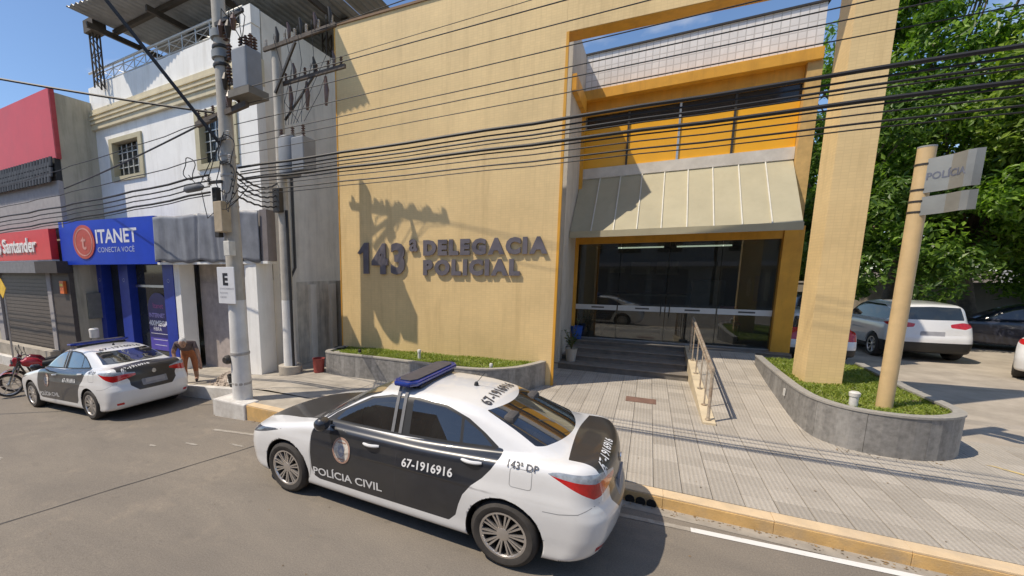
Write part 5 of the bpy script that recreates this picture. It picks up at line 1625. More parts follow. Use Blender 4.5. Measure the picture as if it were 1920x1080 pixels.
for nm, mt in mats.items():
    split = nm in ('front_glass', 'rear_glass', 'quarter_glass', 'front_door', 'rear_door', 'tail_lamp', 'tail_lens', 'head_lamp', 'window_trim', 'reflector')
    sets = list(side_parts(nm)) if split else ([T[lab == nm]] if (lab == nm).any() else [])
    for k, tt in enumerate(sets):
        nn = nm.replace('front_glass', 'side_window').replace('rear_glass', 'side_window').replace('quarter_glass', 'side_window').replace('front_door', 'door').replace('rear_door', 'door').replace('seam', 'panel_gap')
        o = inst(nn, part_mesh(nn, P, N, tt, mt, OFF), pc)
        carparts.setdefault((nm, k), o)
# cabin: lining just inside the shell, floor, seats, dashboard
lin = ~np.isin(lab, ('front_glass', 'rear_glass', 'quarter_glass', 'windscreen', 'back_window', 'arch_liner')) & (P[T].mean(1)[:, 2] > .55) & (P[T].mean(1)[:, 0] > 1.0) & (P[T].mean(1)[:, 0] < 4.15)
Pi = P-N*.022
M_CAB = mat('cabin_lining', (0.10, 0.095, 0.09), 0.85, var=0.1, obj=True)
inst('cabin_lining', part_mesh('cabin_lining', Pi, -N, T[lin][:, ::-1], M_CAB, OFF), pc)
M_SEATF = mat('seat_fabric', (0.075, 0.07, 0.068), 0.9, var=0.2, bump=0.2, obj=True)
MB().box(OFF-3.95, OFF-1.3, -.72, .72, .42, .50).build('cabin_floor', M_CAB, pc)
MB().hexa([(OFF-1.75, -.7, .55), (OFF-1.25, -.7, .55), (OFF-1.25, .7, .55), (OFF-1.75, .7, .55), (OFF-1.68, -.66, .93), (OFF-1.2, -.66, .95), (OFF-1.2, .66, .95), (OFF-1.68, .66, .93)]).build('dashboard', M_CAB, pc, bevel=.03)
def seat(s0, y0, w):
    MB().box(OFF-s0-.25, OFF-s0+.27, y0-w, y0+w, .50, .66).build('seat', M_SEATF, pc, bevel=.04)
    MB().hexa([(OFF-s0-.32, y0-w, .62), (OFF-s0-.18, y0-w, .62), (OFF-s0-.18, y0+w, .62), (OFF-s0-.32, y0+w, .62), (OFF-s0-.50, y0-w*.85, 1.13), (OFF-s0-.39, y0-w*.85, 1.14), (OFF-s0-.39, y0+w*.85, 1.14), (OFF-s0-.50, y0+w*.85, 1.13)]).build('backrest', M_SEATF, pc, bevel=.04)
    for yy in ((y0,) if w < .4 else (y0-.4, y0+.4)):
        MB().box(OFF-s0-.55, OFF-s0-.44, yy-.12, yy+.12, 1.16, 1.31).build('headrest', M_SEATF, pc, bevel=.035)
seat(2.15, .37, .24); seat(2.15, -.37, .24); seat(3.05, 0, .62)
MB().tube([(OFF-1.86+.06*math.cos(a), .37+.18*math.sin(a), .93+.17*math.cos(a)) for a in np.linspace(0, 2*math.pi, 20)], .014, 6, caps=False).build('steering_wheel', M_TRIM, pc)
me3 = wheel_meshes(.316, .212, .205, 10)
add_wheels(pc, SEDAN, OFF, me3, .775)

def on_side(v2, f, s0, z0, lift=.005, flip=1):
    s_ = s0+np.array([p[0] for p in v2]); z_ = z0+np.array([p[1] for p in v2])
    yy = shape.side_y(s_, z_)+lift
    return [(OFF-a, b, c) for a, b, c in zip(s_, yy*flip, z_)]
def side_text(txt, s0, s1, z0, hgt, m, parent, off=.02, slope=0.0, nm='lettering', lift=.005):
    v, f = text_geo(txt, 1.0, offset=off)
    xs_ = [p[0] for p in v]; k = (s1-s0)/(max(xs_)-min(xs_))
    vv = [((p[0]-min(xs_))*k, (p[1])*hgt/.73+slope*(p[0]-min(xs_))*k) for p in v]
    return rawobj(nm, on_side(vv, f, s0, z0, lift), f, m, parent)
M_PRW = mat('vinyl_white', (0.72, 0.72, 0.72), 0.5, var=0.05, obj=True)
M_PRB = mat('vinyl_dark', (0.05, 0.05, 0.06), 0.5, obj=True)
ldoor = carparts[('front_door', 0)]
def pick(nm):
    """left-hand (driver side) copy: the one whose mesh lies at +y local"""
    for (n_, k), o in carparts.items():
        if n_ == nm and sum(vv.co.y for vv in o.data.vertices) > 0:
            return o
    return pc
ld, rd = pick('front_door'), pick('rear_door')
side_text('POLÍCIA CIVIL', 1.375, 2.33, .355, .092, M_PRW, ld, .018, .035)
side_text('67-1916916', 2.575, 3.13, .735, .085, M_PRW, rd, .02, .03)
side_text('143ª DP', 3.645, 3.915, .972, .048, M_PRB, pc, .012, .01, lift=.013)
ring = lambda r0, r1, n=32: ([(r0*.78*math.cos(2*math.pi*k/n), r0*math.sin(2*math.pi*k/n)) for k in range(n)]+[(r1*.78*math.cos(2*math.pi*k/n), r1*math.sin(2*math.pi*k/n)) for k in range(n)], [(k, (k+1) % n, n+(k+1) % n, n+k) for k in range(n)])
def disc(r, n=32):
    v = [(0, 0)]+[(r*j/4*.85*math.cos(2*math.pi*k/n), r*j/4*math.sin(2*math.pi*k/n)) for j in range(1, 5) for k in range(n)]
    f = [(0, 1+k, 1+(k+1) % n) for k in range(n)]+[(1+j*n+k, 1+j*n+n+k, 1+j*n+n+(k+1) % n, 1+j*n+(k+1) % n) for j in range(3) for k in range(n)]
    return v, f
v2, f2 = disc(.145)
crest = rawobj('crest', on_side(v2, f2, 1.80, .725, .005), f2, mat('crest_cream', (0.62, 0.57, 0.50), 0.5, var=0.3, scale=40, obj=True), ld)
v2, f2 = ring(.145, .122)
rawobj('crest_ring', on_side([(a*1.08, b) for a, b in v2], f2, 1.80, .725, .0075), f2, mat('crest_red', (0.42, 0.26, 0.2), 0.5, var=0.2, scale=30, obj=True), crest)
v2 = [(-.045, .05), (-.045, -.01), (-.025, -.05), (0, -.07), (.025, -.05), (.045, -.01), (.045, .05), (0, .065)]
rawobj('crest_shield', on_side(v2, None, 1.80, .72, .008), [tuple(range(8))], mat('crest_blue', (0.36, 0.36, 0.40), 0.5, var=0.3, scale=50, obj=True), crest)
for dz, w in ((-.095, .05), (.088, .055)):
    v2 = [(-w, dz-.008), (w, dz-.008), (w, dz+.008), (-w, dz+.008)]
    rawobj('crest_band', on_side(v2, None, 1.80, .725, .008), [(0, 1, 2, 3)], mat('crest_red', (0.42, 0.26, 0.2), 0.5, obj=True), crest)
def gap(pts, w, m, parent, sides=(1, -1), closed=False, nm='panel_gap'):
    P2_ = []
    pp_ = pts+[pts[0]] if closed else pts
    for a, b in zip(pp_[:-1], pp_[1:]):
        for k in range(6): P2_.append((a[0]+(b[0]-a[0])*k/6, a[1]+(b[1]-a[1])*k/6))
    P2_.append(pp_[-1])
    L_ = offs(P2_, w/2); R_ = offs(P2_, -w/2)
    n_ = len(P2_)
    for sg in sides:
        vv = on_side(L_, None, 0, 0, .0012, sg)+on_side(R_, None, 0, 0, .0012, sg)
        rawobj(nm, vv, [(k, k+1, n_+k+1, n_+k) for k in range(n_-1)], m, parent)
rc = []
for cx_, cz_, a0 in ((3.84, .945, 0), (3.70, .945, 90), (3.70, .83, 180), (3.84, .83, 270)):
    for k in range(4):
        a = math.radians(a0+30*k); rc.append((cx_+.025*math.cos(a), cz_+.025*math.sin(a)))
gap(rc, .005, M_SEAM, pc, (1,), True, 'fuel_flap_gap')
gap(BS, .006, M_SEAM, pc)
gap([(1.3, .28), (1.335, .42), (1.325, .62), (1.345, .82), (1.40, .96)], .005, M_SEAM, pc)
gap([(2.48, .32), (2.505, .95)], .006, mat('gap_dark', (0.05, 0.05, 0.055), .5, obj=True), pc)
def top_text(txt, sc0, y0, y1, hgt, m, parent, off=.02):
    """reads from the car's left to its right, letters upright towards the front"""
    v, f = text_geo(txt, 1.0, offset=off)
    xs_ = [p[0] for p in v]; k = (y0-y1)/(max(xs_)-min(xs_))
    yy = np.array([y0-(p[0]-min(xs_))*k for p in v]); ss = np.array([sc0-p[1]*hgt/.73 for p in v])
    zz = shape.top_z(ss, yy)+.009
    return rawobj('lettering', [(OFF-a, b, c) for a, b, c in zip(ss, yy, zz)], f, m, parent)
body = carparts[('body', 0)]
top_text('67-1916916', 3.33, .42, -.42, .12, M_PRB, pc, .02)
top_text('67-1916916', 4.42, .58, .02, .07, M_PRW, carparts[('boot_lid', 0)], .02)
# door handles, mirrors, light bar, straps, aerial, badge
for sg in (1, -1):
    for (sh_, zh) in ((2.19, .868), (3.31, .94)):
        par = ld if (sg > 0 and sh_ < 3) else (rd if sg > 0 else pc)
        n_ = 9; pts = []
        for i in range(n_):
            t = i/(n_-1); ss = sh_-.1+.2*t
            yv = float(shape.side_y(np.array([ss]), np.array([zh]))[0])+.006+.026*math.sin(math.pi*t)
            pts.append((OFF-ss, sg*yv, zh+.008*(t-.5)))
        MB().tube(pts, [.012, .017, .018, .018, .018, .018, .018, .017, .012], 8).build('door_handle', M_CWHITE, par)
    mv = MB()
    ym = .90
    mv.lathe([(.02, -.045), (.062, -.035), (.078, 0), (.07, .04), (.03, .062)], 0, 0, 16, 'y', 0)
    mo = mv.build('mirror', M_CBLACK, pc)
    mo.scale = (1.05, 1.7, .95); mo.rotation_euler = (0, 0, .15*sg); mo.location = (OFF-1.62, sg*(ym+.06), 1.03)
    MB().bar((OFF-1.60, sg*.80, .995), (OFF-1.61, sg*.92, 1.01), .05, .04).build('mirror_arm', M_TRIM, pc)
bz = float(shape.top_z(np.array([2.45]), np.array([0.0]))[0])-.035
M_BARB = mat('lightbar_blue', (0.01, 0.028, 0.22), 0.15, var=0.25, scale=8, coat=0.5, obj=True)
lb = MB().box(OFF-2.56, OFF-2.26, -.44, .44, bz+.035, bz+.07).build('light_bar', M_TRIM, pc, bevel=.012)
outline = [(-.15, -.50), (-.09, -.60), (.09, -.60), (.15, -.50), (.15, .50), (.09, .60), (-.09, .60), (-.15, .50)]
MB().prism([(OFF-2.41+a, b) for a, b in outline], bz+.071, bz+.122).build('blue_lens', M_BARB, lb, bevel=.018)
MB().prism([(OFF-2.41+a*.72, b*.86) for a, b in outline], bz+.1225, bz+.135).build('top_panel', mat('bar_top', (0.07, 0.065, 0.075), 0.5, obj=True), lb, bevel=.006)
for sg in (1, -1):
    for k, ds in enumerate((2.37, 2.46)):
        MB().bar((OFF-ds, sg*.40, bz+.0), (OFF-ds, sg*.40, bz+.04), .03, .03).build('bar_foot', M_TRIM, lb)
        pts = []
        for i in range(9):
            t = i/8
            if t < .35:
                yv = .53+.07*(t/.35); zv = float(shape.top_z(np.array([ds]), np.array([min(yv, .56)]))[0])+.012 if t > .2 else bz+.06-.06*t/.2
            else:
                zv = 1.345-(t-.35)/.65*.33
                yv = float(shape.side_y(np.array([ds]), np.array([zv]))[0])+.008
            pts.append((OFF-ds-.02*t, sg*yv, zv))
        v = []; f = []
        for p in pts: v += [(p[0]-.018, p[1], p[2]), (p[0]+.018, p[1], p[2])]
        for i in range(8): f.append((2*i, 2*i+1, 2*i+3, 2*i+2))
        rawobj('strap', v, f, mat('strap_grey', (0.17, 0.17, 0.175), 0.7, obj=True), lb)
az = float(shape.top_z(np.array([3.02]), np.array([.0]))[0])
an = MB().lathe([(.028, az-.01), (.022, az+.03), (.01, az+.045)], OFF-3.02, 0, 12).build('aerial', M_TRIM, pc)
MB().tube([(OFF-3.02, 0, az+.03), (OFF-3.12, 0, az+.16)], .0035, 6).build('mast', M_TRIM, an)
rs = float(shape.rear_s(np.array([0.0]), np.array([.9]))[0])
MB().lathe([(.045, 0), (.045, .008)], 0, 0, 16, 'y').build('badge', M_STEELW, pc).matrix_basis = Matrix.Translation((OFF-rs-.004, 0, .92)) @ Matrix.Rotation(math.pi/2, 4, 'Z')
MB().box(OFF-4.512, OFF-4.49, -.20, .20, .665, .785).build('number_plate', mat('numberplate', (0.33, 0.33, 0.35), 0.4, var=0.1, obj=True), pc)
pc['label'] = 'black and white police sedan in the foreground with a blue light bar'
pc.location = (-.986+1.35*math.cos(3.128), 4.342+1.35*math.sin(3.128), .0)
pc.rotation_euler = (0, 0, 3.128)
pc2 = copy_tree(pc)
pc2['label'] = 'black and white police sedan farther left, seen from behind near the bending man'
zr, zf = roadz(-8.0), roadz(-10.9)
pc2.location = (-11.17, 5.0, -.437)
pc2.rotation_euler = (0, .058, 3.144)

# ---- simpler cars in the court
def simple_car(name, label, S, paint, loc, rz, h=.036, regions=(), rimm=None, cat='car', wheel=(.33, .22, .2, 7)):
    sh_ = CarShape(S)
    P_, Q_ = sh_.mesh(h)
    T_ = np.concatenate([Q_[:, [0, 1, 2]], Q_[:, [0, 2, 3]]])
    N_ = sh_.grad(P_); N_ /= np.maximum(np.linalg.norm(N_, axis=1), 1e-6)[:, None]
    L_ = np.zeros(len(T_), dtype='U14'); L_[:] = 'body'
    for phi, new, allow in regions:
        s, y, z = P_.T
        P_, N_, T_, L_ = cut(P_, N_, T_, L_, phi(s, y, np.abs(y), z), new, list(allow))
    ce = P_[T_].mean(1)
    rd_ = np.minimum(np.hypot(ce[:, 0]-S['wheels'][0], ce[:, 2]-S['wr']), np.hypot(ce[:, 0]-S['wheels'][1], ce[:, 2]-S['wr']))
    L_[rd_ < S['arch']-.012] = 'arch_liner'
    off = S['L']/2
    t = thing(name, label, cat, loc, rz, 'cars parked in the court')
    mm = dict(body=paint, side_window=M_CGLASS, rear_window=M_CGLASS, windscreen=M_CGLASS, tail_lamp=M_TAIL, bumper=M_TRIM, arch_liner=M_TRIM, number_plate=mat('numberplate', (0.33, 0.33, 0.35), 0.4), head_lamp=M_HEAD)
    for nm, m_ in mm.items():
        if not (L_ == nm).any(): continue
        for sg in ((-1, 1) if nm in ('tail_lamp', 'side_window', 'head_lamp') else (0,)):
            q = (L_ == nm) if sg == 0 else (L_ == nm) & (np.sign(ce[:, 1]) == sg)
            if q.any():
                inst(nm, part_mesh(nm, P_, N_, T_[q], m_, off), t)
    m3 = wheel_meshes(wheel[0], wheel[1], wheel[2], wheel[3], False, rimm)
    add_wheels(t, S, off, m3, S['W']-.11)
    return t
def regs(win, tail, back, bump=.0, L=4.2, plate=None, gl=.45):
    r = [(lambda s, y, ay, z: np.maximum.reduce([sdpoly(s, z, win), gl-ay]), 'side_window', ('body',))]
    r.append((lambda s, y, ay, z: np.maximum.reduce([sdpoly(ay, z, back), L-1.0-s]), 'rear_window', ('body',)))
    r.append((lambda s, y, ay, z: np.maximum.reduce([sdpoly(s+np.maximum(0, .72-ay), z, tail), L-.75-s]), 'tail_lamp', ('body',)))
    if bump:
        r.append((lambda s, y, ay, z: np.maximum.reduce([z-bump, L-.75-s]), 'bumper', ('body',)))
        r.append((lambda s, y, ay, z: z-.36, 'bumper', ('body',)))
    if plate:
        r.append((lambda s, y, ay, z: np.maximum.reduce([ay-.24, np.abs(z-plate)-.06, L-.6-s]), 'number_plate', ('body', 'bumper')))
    return r
SUV = dict(L=4.27, W=.89, H=1.65, wheels=(.85, 3.44), wr=.34, arch=.385, win=.60, mid=2.5, bow=.2, gw=.80, tum=.25, zb=1.05, cf=.3, cr=.12, kend=.2, krail=.12,
    deck=[(0, .7), (.1, .86), (.3, .95), (.8, 1.03), (1.2, 1.07), (4.0, 1.12), (4.27, 1.1)],
    roof=[(.4, .3), (.8, .85), (1.1, 1.06), (1.5, 1.33), (1.85, 1.53), (2.2, 1.61), (2.7, 1.635), (3.4, 1.615), (3.85, 1.59), (4.0, 1.55), (4.15, 1.10), (4.3, .3)],
    xf=[(.1, .14), (.3, .04), (.6, .0), (.8, .05), (1.0, .3)],
    xr=[(.1, 4.12), (.3, 4.22), (.55, 4.26), (.66, 4.25), (.8, 4.20), (1.0, 4.15), (1.2, 4.10)],
    sec=[(.1, .8), (.3, .87), (.6, .89), (.85, .885), (1.0, .865), (1.15, .83)],
    plan=[(0, .92), (.5, .97), (1.2, 1), (3.5, 1), (4.27, .94)], bot=[(0, .27), (.5, .2), (3.8, .22), (4.27, .3)])
SWIN = [(1.4, 1.08), (1.85, 1.44), (2.3, 1.54), (3.3, 1.53), (3.75, 1.40), (3.86, 1.2), (3.7, 1.12)]
STAIL = [(3.75, 1.06), (4.2, 1.11), (4.52, 1.06), (4.52, .97), (4.2, .93)]
SBACK = [(-.1, 1.17), (.63, 1.17), (.55, 1.5), (-.1, 1.53)]
simple_car('parked_suv', 'white compact suv seen from behind, right of the sign post', SUV, M_CWHITE, (6.75, 18.95, .125), math.pi/2+.05, .034, regs(SWIN, STAIL, SBACK, .56, 4.27, .80), wheel=(.34, .23, .22, 7))
WAG = dict(SUV, L=4.1, W=.81, H=1.46, wheels=(.75, 3.2), wr=.29, arch=.325, gw=.71, tum=.30, zb=.92, win=.55,
    deck=[(0, .62), (.1, .74), (.3, .82), (.9, .90), (3.9, .95), (4.1, .93)],
    roof=[(.4, .3), (.8, .7), (1.05, .92), (1.5, 1.26), (1.75, 1.38), (2.2, 1.43), (3.2, 1.43), (3.65, 1.38), (3.78, 1.33), (3.98, .95), (4.1, .3)],
    xf=[(.1, .1), (.3, .03), (.5, .0), (.7, .05), (.9, .3)], xr=[(.1, 4.0), (.3, 4.07), (.5, 4.1), (.6, 4.08), (.75, 4.03), (.95, 3.99), (1.1, 3.97)],
    sec=[(.1, .74), (.3, .80), (.55, .81), (.75, .805), (.9, .785), (1.0, .76)])
WWIN = [(1.35, .97), (1.75, 1.28), (2.2, 1.35), (3.3, 1.35), (3.55, 1.28), (3.68, 1.0)]
simple_car('parked_wagon', 'older white station wagon half hidden behind the yellow column', WAG, M_CWHITE, (4.1, 17.1, .125), math.pi/2, .034, regs(WWIN, [(3.75, .66), (4.4, .66), (4.4, 1.0), (3.75, 1.0)], [(-.1, .98), (.56, .98), (.5, 1.28), (-.1, 1.3)], .44, 4.1, .62), wheel=(.29, .19, .18, 8))
M_CDARK = mat('car_navy', (0.018, 0.022, 0.04), 0.25, var=0.1, coat=0.7, obj=True)
M_CGREY = mat('car_graphite', (0.03, 0.03, 0.032), 0.3, var=0.1, coat=0.6, obj=True)
HAT = dict(SUV, L=4.0, W=.86, H=1.50, wheels=(.8, 3.35), wr=.31, arch=.345, gw=.75, tum=.36, zb=.98,
    deck=[(0, .64), (.1, .78), (.3, .87), (1.0, .97), (3.8, 1.02), (4.0, 1.0)],
    roof=[(.4, .3), (.8, .78), (1.1, 1.0), (1.55, 1.28), (1.9, 1.42), (2.3, 1.48), (2.9, 1.48), (3.4, 1.43), (3.6, 1.37), (3.86, 1.0), (4.0, .3)],
    xf=[(.1, .1), (.3, .03), (.5, .0), (.7, .05), (.9, .3)], xr=[(.1, 3.9), (.3, 3.97), (.5, 4.0), (.62, 3.98), (.8, 3.92), (1.0, 3.88)],
    sec=[(.1, .78), (.3, .84), (.55, .86), (.8, .855), (.95, .83), (1.05, .80)])
HWIN = [(1.45, 1.02), (1.9, 1.33), (2.3, 1.40), (3.1, 1.38), (3.45, 1.26), (3.55, 1.08)]
HTAIL = [(3.5, .95), (4.3, .99), (4.3, .85), (3.9, .80)]
HBACK = [(-.1, 1.06), (.6, 1.06), (.5, 1.37), (-.1, 1.39)]
simple_car('parked_hatchback', 'dark navy hatchback parked behind and right of the white suv', HAT, M_CDARK, (10.2, 20.9, .125), math.pi-.35, .04, regs(HWIN, HTAIL, HBACK, 0, 4.0, .7), wheel=(.31, .21, .2, 6))
simple_car('parked_hatchback', 'white hatchback cut off by the right picture edge', HAT, M_CWHITE, (9.15, 16.35, .125), math.radians(60), .04, regs(HWIN, HTAIL, HBACK, 0, 4.0, .7), wheel=(.31, .21, .2, 6))
simple_car('parked_suv', 'graphite suv standing behind the white wagon by the column', SUV, M_CGREY, (5.6, 23.6, .125), math.pi/2+.1, .05, regs(SWIN, STAIL, SBACK, .56, 4.27, .8), wheel=(.34, .23, .22, 7))
# ---------------------------------------------------------------- court wall, trees, background
cw = thing('court_wall', 'long beige rendered wall behind the parked cars under the trees', 'wall')
MB().box(3.0, 40, 26.0, 26.2, 0, 2.05).build('panel', mat('court_render', (0.36, 0.32, 0.26), 0.85, var=0.12, scale=1.2, stain=(0.2, 0.17, 0.13), stain_amt=0.6, streak=True), cw)
MB().box(3.0, 40, 25.96, 26.24, 2.051, 2.12).build('coping', M_CONC, cw)
bgb = thing('background_block', 'pale grey apartment block far behind the tree tops', 'building', (34, 46, 0))
MB().box(-7, 9, 0, 12, 0, 26).build('wall', mat('block_render', (0.4, 0.39, 0.37), 0.8, var=0.08), bgb)
for i in range(5):
    for j in range(6):
        MB().box(-6+i*3, -4.4+i*3, -.05, .02, 4+j*3.6, 5.6+j*3.6).build('window', M_DGLASS, bgb)
MB().box(-7.2, 9.2, -.2, 12.2, 26.001, 26.4).build('roof_edge', M_CONC, bgb)

M_BARK = mat('bark', (0.16, 0.125, 0.09), 0.9, var=0.3, scale=8, bump=0.6, bscale=25)
M_TLEAF = [leafmat('tree_leaf_a', (0.05, 0.11, 0.014), (0.27, 0.42, 0.06), 0.5), leafmat('tree_leaf_b', (0.035, 0.085, 0.016), (0.18, 0.29, 0.045), 0.42), leafmat('tree_leaf_c', (0.06, 0.12, 0.015), (0.30, 0.40, 0.06), 0.4)]
def tree(label, x, y, z0, trunk_h, crown, nclump, nleaf, leafsize, mi, seed, lean=(0, 0), white=False):
    r = np.random.default_rng(seed)
    t = thing('leafy_tree', label, 'tree', (x, y, z0), 0, 'trees behind the parking court')
    cx, cy, cz, rx, ry, rz = crown
    tm = MB(); top = Vector((lean[0], lean[1], trunk_h))
    tm.tube([(0, 0, -.2), (.04, .02, trunk_h*.3), (lean[0]*.6, lean[1]*.6, trunk_h*.7), tuple(top)], [.27, .21, .18, .15], 10)
    tk = tm.build('trunk', M_BARK, t)
    if white:
        MB().lathe([(.285, -.1), (.245, .9)], seg=12).build('whitewash', M_PWHITE, t)
    cl = []
    while len(cl) < nclump:
        p = r.uniform(-1, 1, 3); d = np.linalg.norm(p)
        if d > 1 or d < .35: continue
        p = p/d*(d**.5)
        w = 1+.28*math.sin(3*p[0]+seed)+.2*math.sin(5*p[2]+2*p[1]+seed)
        cl.append((cx+p[0]*rx*w, cy+p[1]*ry*w, cz+p[2]*rz*w))
    br = MB()
    for c in cl[::2]:
        m_ = top.lerp(Vector(c), .5)+Vector((r.uniform(-.2, .2), r.uniform(-.2, .2), r.uniform(0, .4)))
        br.tube([tuple(top-Vector((0, 0, r.uniform(0, .6)))), tuple(m_), tuple(Vector(c)*.95+top*.05)], [.08, .045, .015], 5, caps=False)
    br.build('branches', M_BARK, t)
    n = nclump*nleaf
    cc = np.repeat(np.array(cl), nleaf, 0)
    cr = np.repeat(r.uniform(.45, .95, nclump), nleaf)
    u = r.normal(size=(n, 3)); u /= np.linalg.norm(u, axis=1)[:, None]
    rad = cr*r.uniform(.25, 1, n)**.5
    pos = cc+u*rad[:, None]*np.array([1.15, 1.15, .75])
    nor = u*.7+r.normal(size=(n, 3))*.45+np.array([0, 0, .55]); nor /= np.linalg.norm(nor, axis=1)[:, None]
    ax = np.cross(nor, r.normal(size=(n, 3))); ax /= np.linalg.norm(ax, axis=1)[:, None]
    ax[:, 2] -= .25
    bx = np.cross(nor, ax)
    L = (leafsize*r.uniform(.6, 1.2, n))[:, None]; Wd = L*.42
    v0 = pos-ax*L*.5; v1 = pos+bx*Wd*.5+nor*L*.06; v2 = pos+ax*L*.5-nor*L*.1; v3 = pos-bx*Wd*.5+nor*L*.06
    V = np.stack([v0, v1, v2, v3], 1).reshape(-1, 3)
    Fc = np.arange(4*n).reshape(-1, 4)
    o = rawobj('crown', V.tolist(), Fc.tolist(), M_TLEAF[mi], t)
    return t
tree('broad tree with a pale leaning trunk behind the navy car', 9.9, 22.6, .12, 3.3, (-.3, -1.8, 5.6, 3.0, 2.6, 3.1), 75, 330, .22, 0, 11, (-.5, -.2), True)
tree('bushy tree directly behind the yellow column', 5.9, 21.8, .12, 3.0, (-.2, -.8, 5.4, 2.6, 2.2, 3.4), 70, 330, .22, 1, 12)
tree('tall tree rising above the white suv', 8.2, 23.5, .12, 4.2, (.2, -1.0, 9.2, 3.8, 2.6, 5.2), 120, 280, .24, 0, 13)
tree('bright green tree reaching in at the upper right', 12.2, 20.5, .12, 4.0, (-1.0, -1.6, 7.2, 3.8, 2.6, 4.6), 120, 300, .22, 2, 14, (-.3, -.3))
tree('dark tree far back left of the column', 4.4, 26.8, .12, 3.5, (0, 0, 6.2, 2.6, 2.0, 4.0), 50, 250, .26, 1, 15)
tree('dark low tree deep in the court over the wall', 12.0, 28.0, .12, 3.0, (0, 0, 5.2, 4.5, 2.2, 3.4), 80, 250, .28, 1, 16)
tree('dark low tree over the court wall behind the suvs', 7.0, 28.5, .12, 3.0, (0, 0, 4.8, 3.6, 2.2, 3.6), 70, 250, .28, 1, 17)

tree('low leafy tree filling the gap at the far right of the court', 15.5, 26.5, .12, 2.4, (-.6, -1.0, 4.0, 3.2, 2.0, 3.2), 80, 260, .25, 1, 18)
tree('young tree in front of the court wall behind the navy car', 12.6, 24.6, .12, 2.2, (-.4, -.6, 3.9, 2.2, 1.6, 2.2), 50, 260, .22, 0, 19)
# ---------------------------------------------------------------- opposite side of the street (shows in the panes)
opp = [(-34, -20, 6.5, (0.4, 0.36, 0.3), 'cream'), (-19.8, -8.2, 7.5, (0.3, 0.16, 0.1), 'brick red'), (-8, 3.8, 6.0, (0.25, 0.26, 0.25), 'grey'), (4, 16, 8.0, (0.36, 0.31, 0.22), 'ochre'), (16.2, 34, 6.8, (0.42, 0.42, 0.4), 'white')]
for a, b, h, c, nm in opp:
    t = thing('shop_building', nm+' two storey shop building across the street', 'building', (0, 0, 0))
    MB().box(a, b, -18, -9.02, -.6, h).build('wall', mat('opp_'+nm.replace(' ', '_'), c, 0.8, var=0.1, stain=sc(c, .6), streak=True), t)
    n = int((b-a)/2.6)
    for i in range(n):
        x = a+.6+i*2.6
        MB().box(x, x+1.5, -9.06, -8.98, 3.9, 5.2).build('window', M_DGLASS, t)
        MB().box(x-.2, x+2.0, -9.05, -8.97, 0, 2.7).build('shutter', mat('opp_shutter', (0.1, 0.1, 0.1), 0.6), t)
    MB().box(a, b, -9.0, -8.2, 2.9, 3.2).build('canopy', M_GREYW, t)

# ---------------------------------------------------------------- bending man
def skin_person():
    J = dict(pel=(0, 0, .83), wst=(0, -.10, .95), chest=(0, -.30, 1.08), neck=(0, -.43, 1.13), headb=(0, -.50, 1.15))
    V = []; E = []; R = []; idx = {}
    def add(n, p, r):
        idx[n] = len(V); V.append(p); R.append(r); return idx[n]
    def link(a, b): E.append((idx[a], idx[b]))
    add('pel', (0, 0, .80), (.155, .12)); add('wst', (0, -.13, .93), (.15, .11)); add('chest', (0, -.32, 1.04), (.175, .125)); add('nk', (.0, -.46, 1.09), (.06, .06)); add('nk2', (0, -.52, 1.10), (.055, .055))
    link('pel', 'wst'); link('wst', 'chest'); link('chest', 'nk'); link('nk', 'nk2')
    for s, nm in ((-1, 'l'), (1, 'r')):
        add('hip'+nm, (.10*s, .0, .74), (.10, .10)); add('kn'+nm, (.12*s, -.06 if s < 0 else .02, .43), (.075, .075)); add('an'+nm, (.12*s, .04 if s < 0 else .10, .09), (.05, .05)); add('toe'+nm, (.13*s, -.12 if s < 0 else -.05, .035), (.045, .03))
        link('pel', 'hip'+nm); link('hip'+nm, 'kn'+nm); link('kn'+nm, 'an'+nm); link('an'+nm, 'toe'+nm)
        add('sh'+nm, (.19*s, -.36, 1.05), (.075, .075)); add('el'+nm, (.30*s if s < 0 else .27, -.40 if s > 0 else -.22, .83), (.052, .052)); add('wr'+nm, (.24*s if s < 0 else .33, -.50 if s > 0 else -.32, .60 if s > 0 else .64), (.034, .034)); add('hd'+nm, (.24*s if s < 0 else .34, -.53 if s > 0 else -.37, .52 if s > 0 else .57), (.038, .022))
        link('chest', 'sh'+nm); link('sh'+nm, 'el'+nm); link('el'+nm, 'wr'+nm); link('wr'+nm, 'hd'+nm)
        for k in range(4):
            a = (k-1.5)*.018
            hx, hy, hz = V[idx['hd'+nm]]
            add(f'f{nm}{k}a', (hx+a, hy-.015, hz-.05), (.0095, .0095)); add(f'f{nm}{k}b', (hx+a*1.1, hy-.005, hz-.09+abs(k-1.5)*.008), (.008, .008))
            link('hd'+nm, f'f{nm}{k}a'); link(f'f{nm}{k}a', f'f{nm}{k}b')
        add(f't{nm}', (hx-.04*s, hy-.03, hz-.02), (.010, .010)); add(f't2{nm}', (hx-.05*s, hy-.035, hz-.055), (.009, .009))
        link('wr'+nm, f't{nm}'); link(f't{nm}', f't2{nm}')
    me = bpy.data.meshes.new('body')
    me.from_pydata(V, E, [])
    o = bpy.data.objects.new('body', me); COL.objects.link(o)
    md = o.modifiers.new('skin', 'SKIN'); md.use_smooth_shade = True
    for i, r in enumerate(R): me.skin_vertices[0].data[i].radius = r
    me.skin_vertices[0].data[0].use_root = True
    sb = o.modifiers.new('sub', 'SUBSURF'); sb.levels = 2; sb.render_levels = 2
    dg = bpy.context.evaluated_depsgraph_get()
    m2 = bpy.data.meshes.new_from_object(o.evaluated_get(dg))
    bpy.data.objects.remove(o)
    return m2
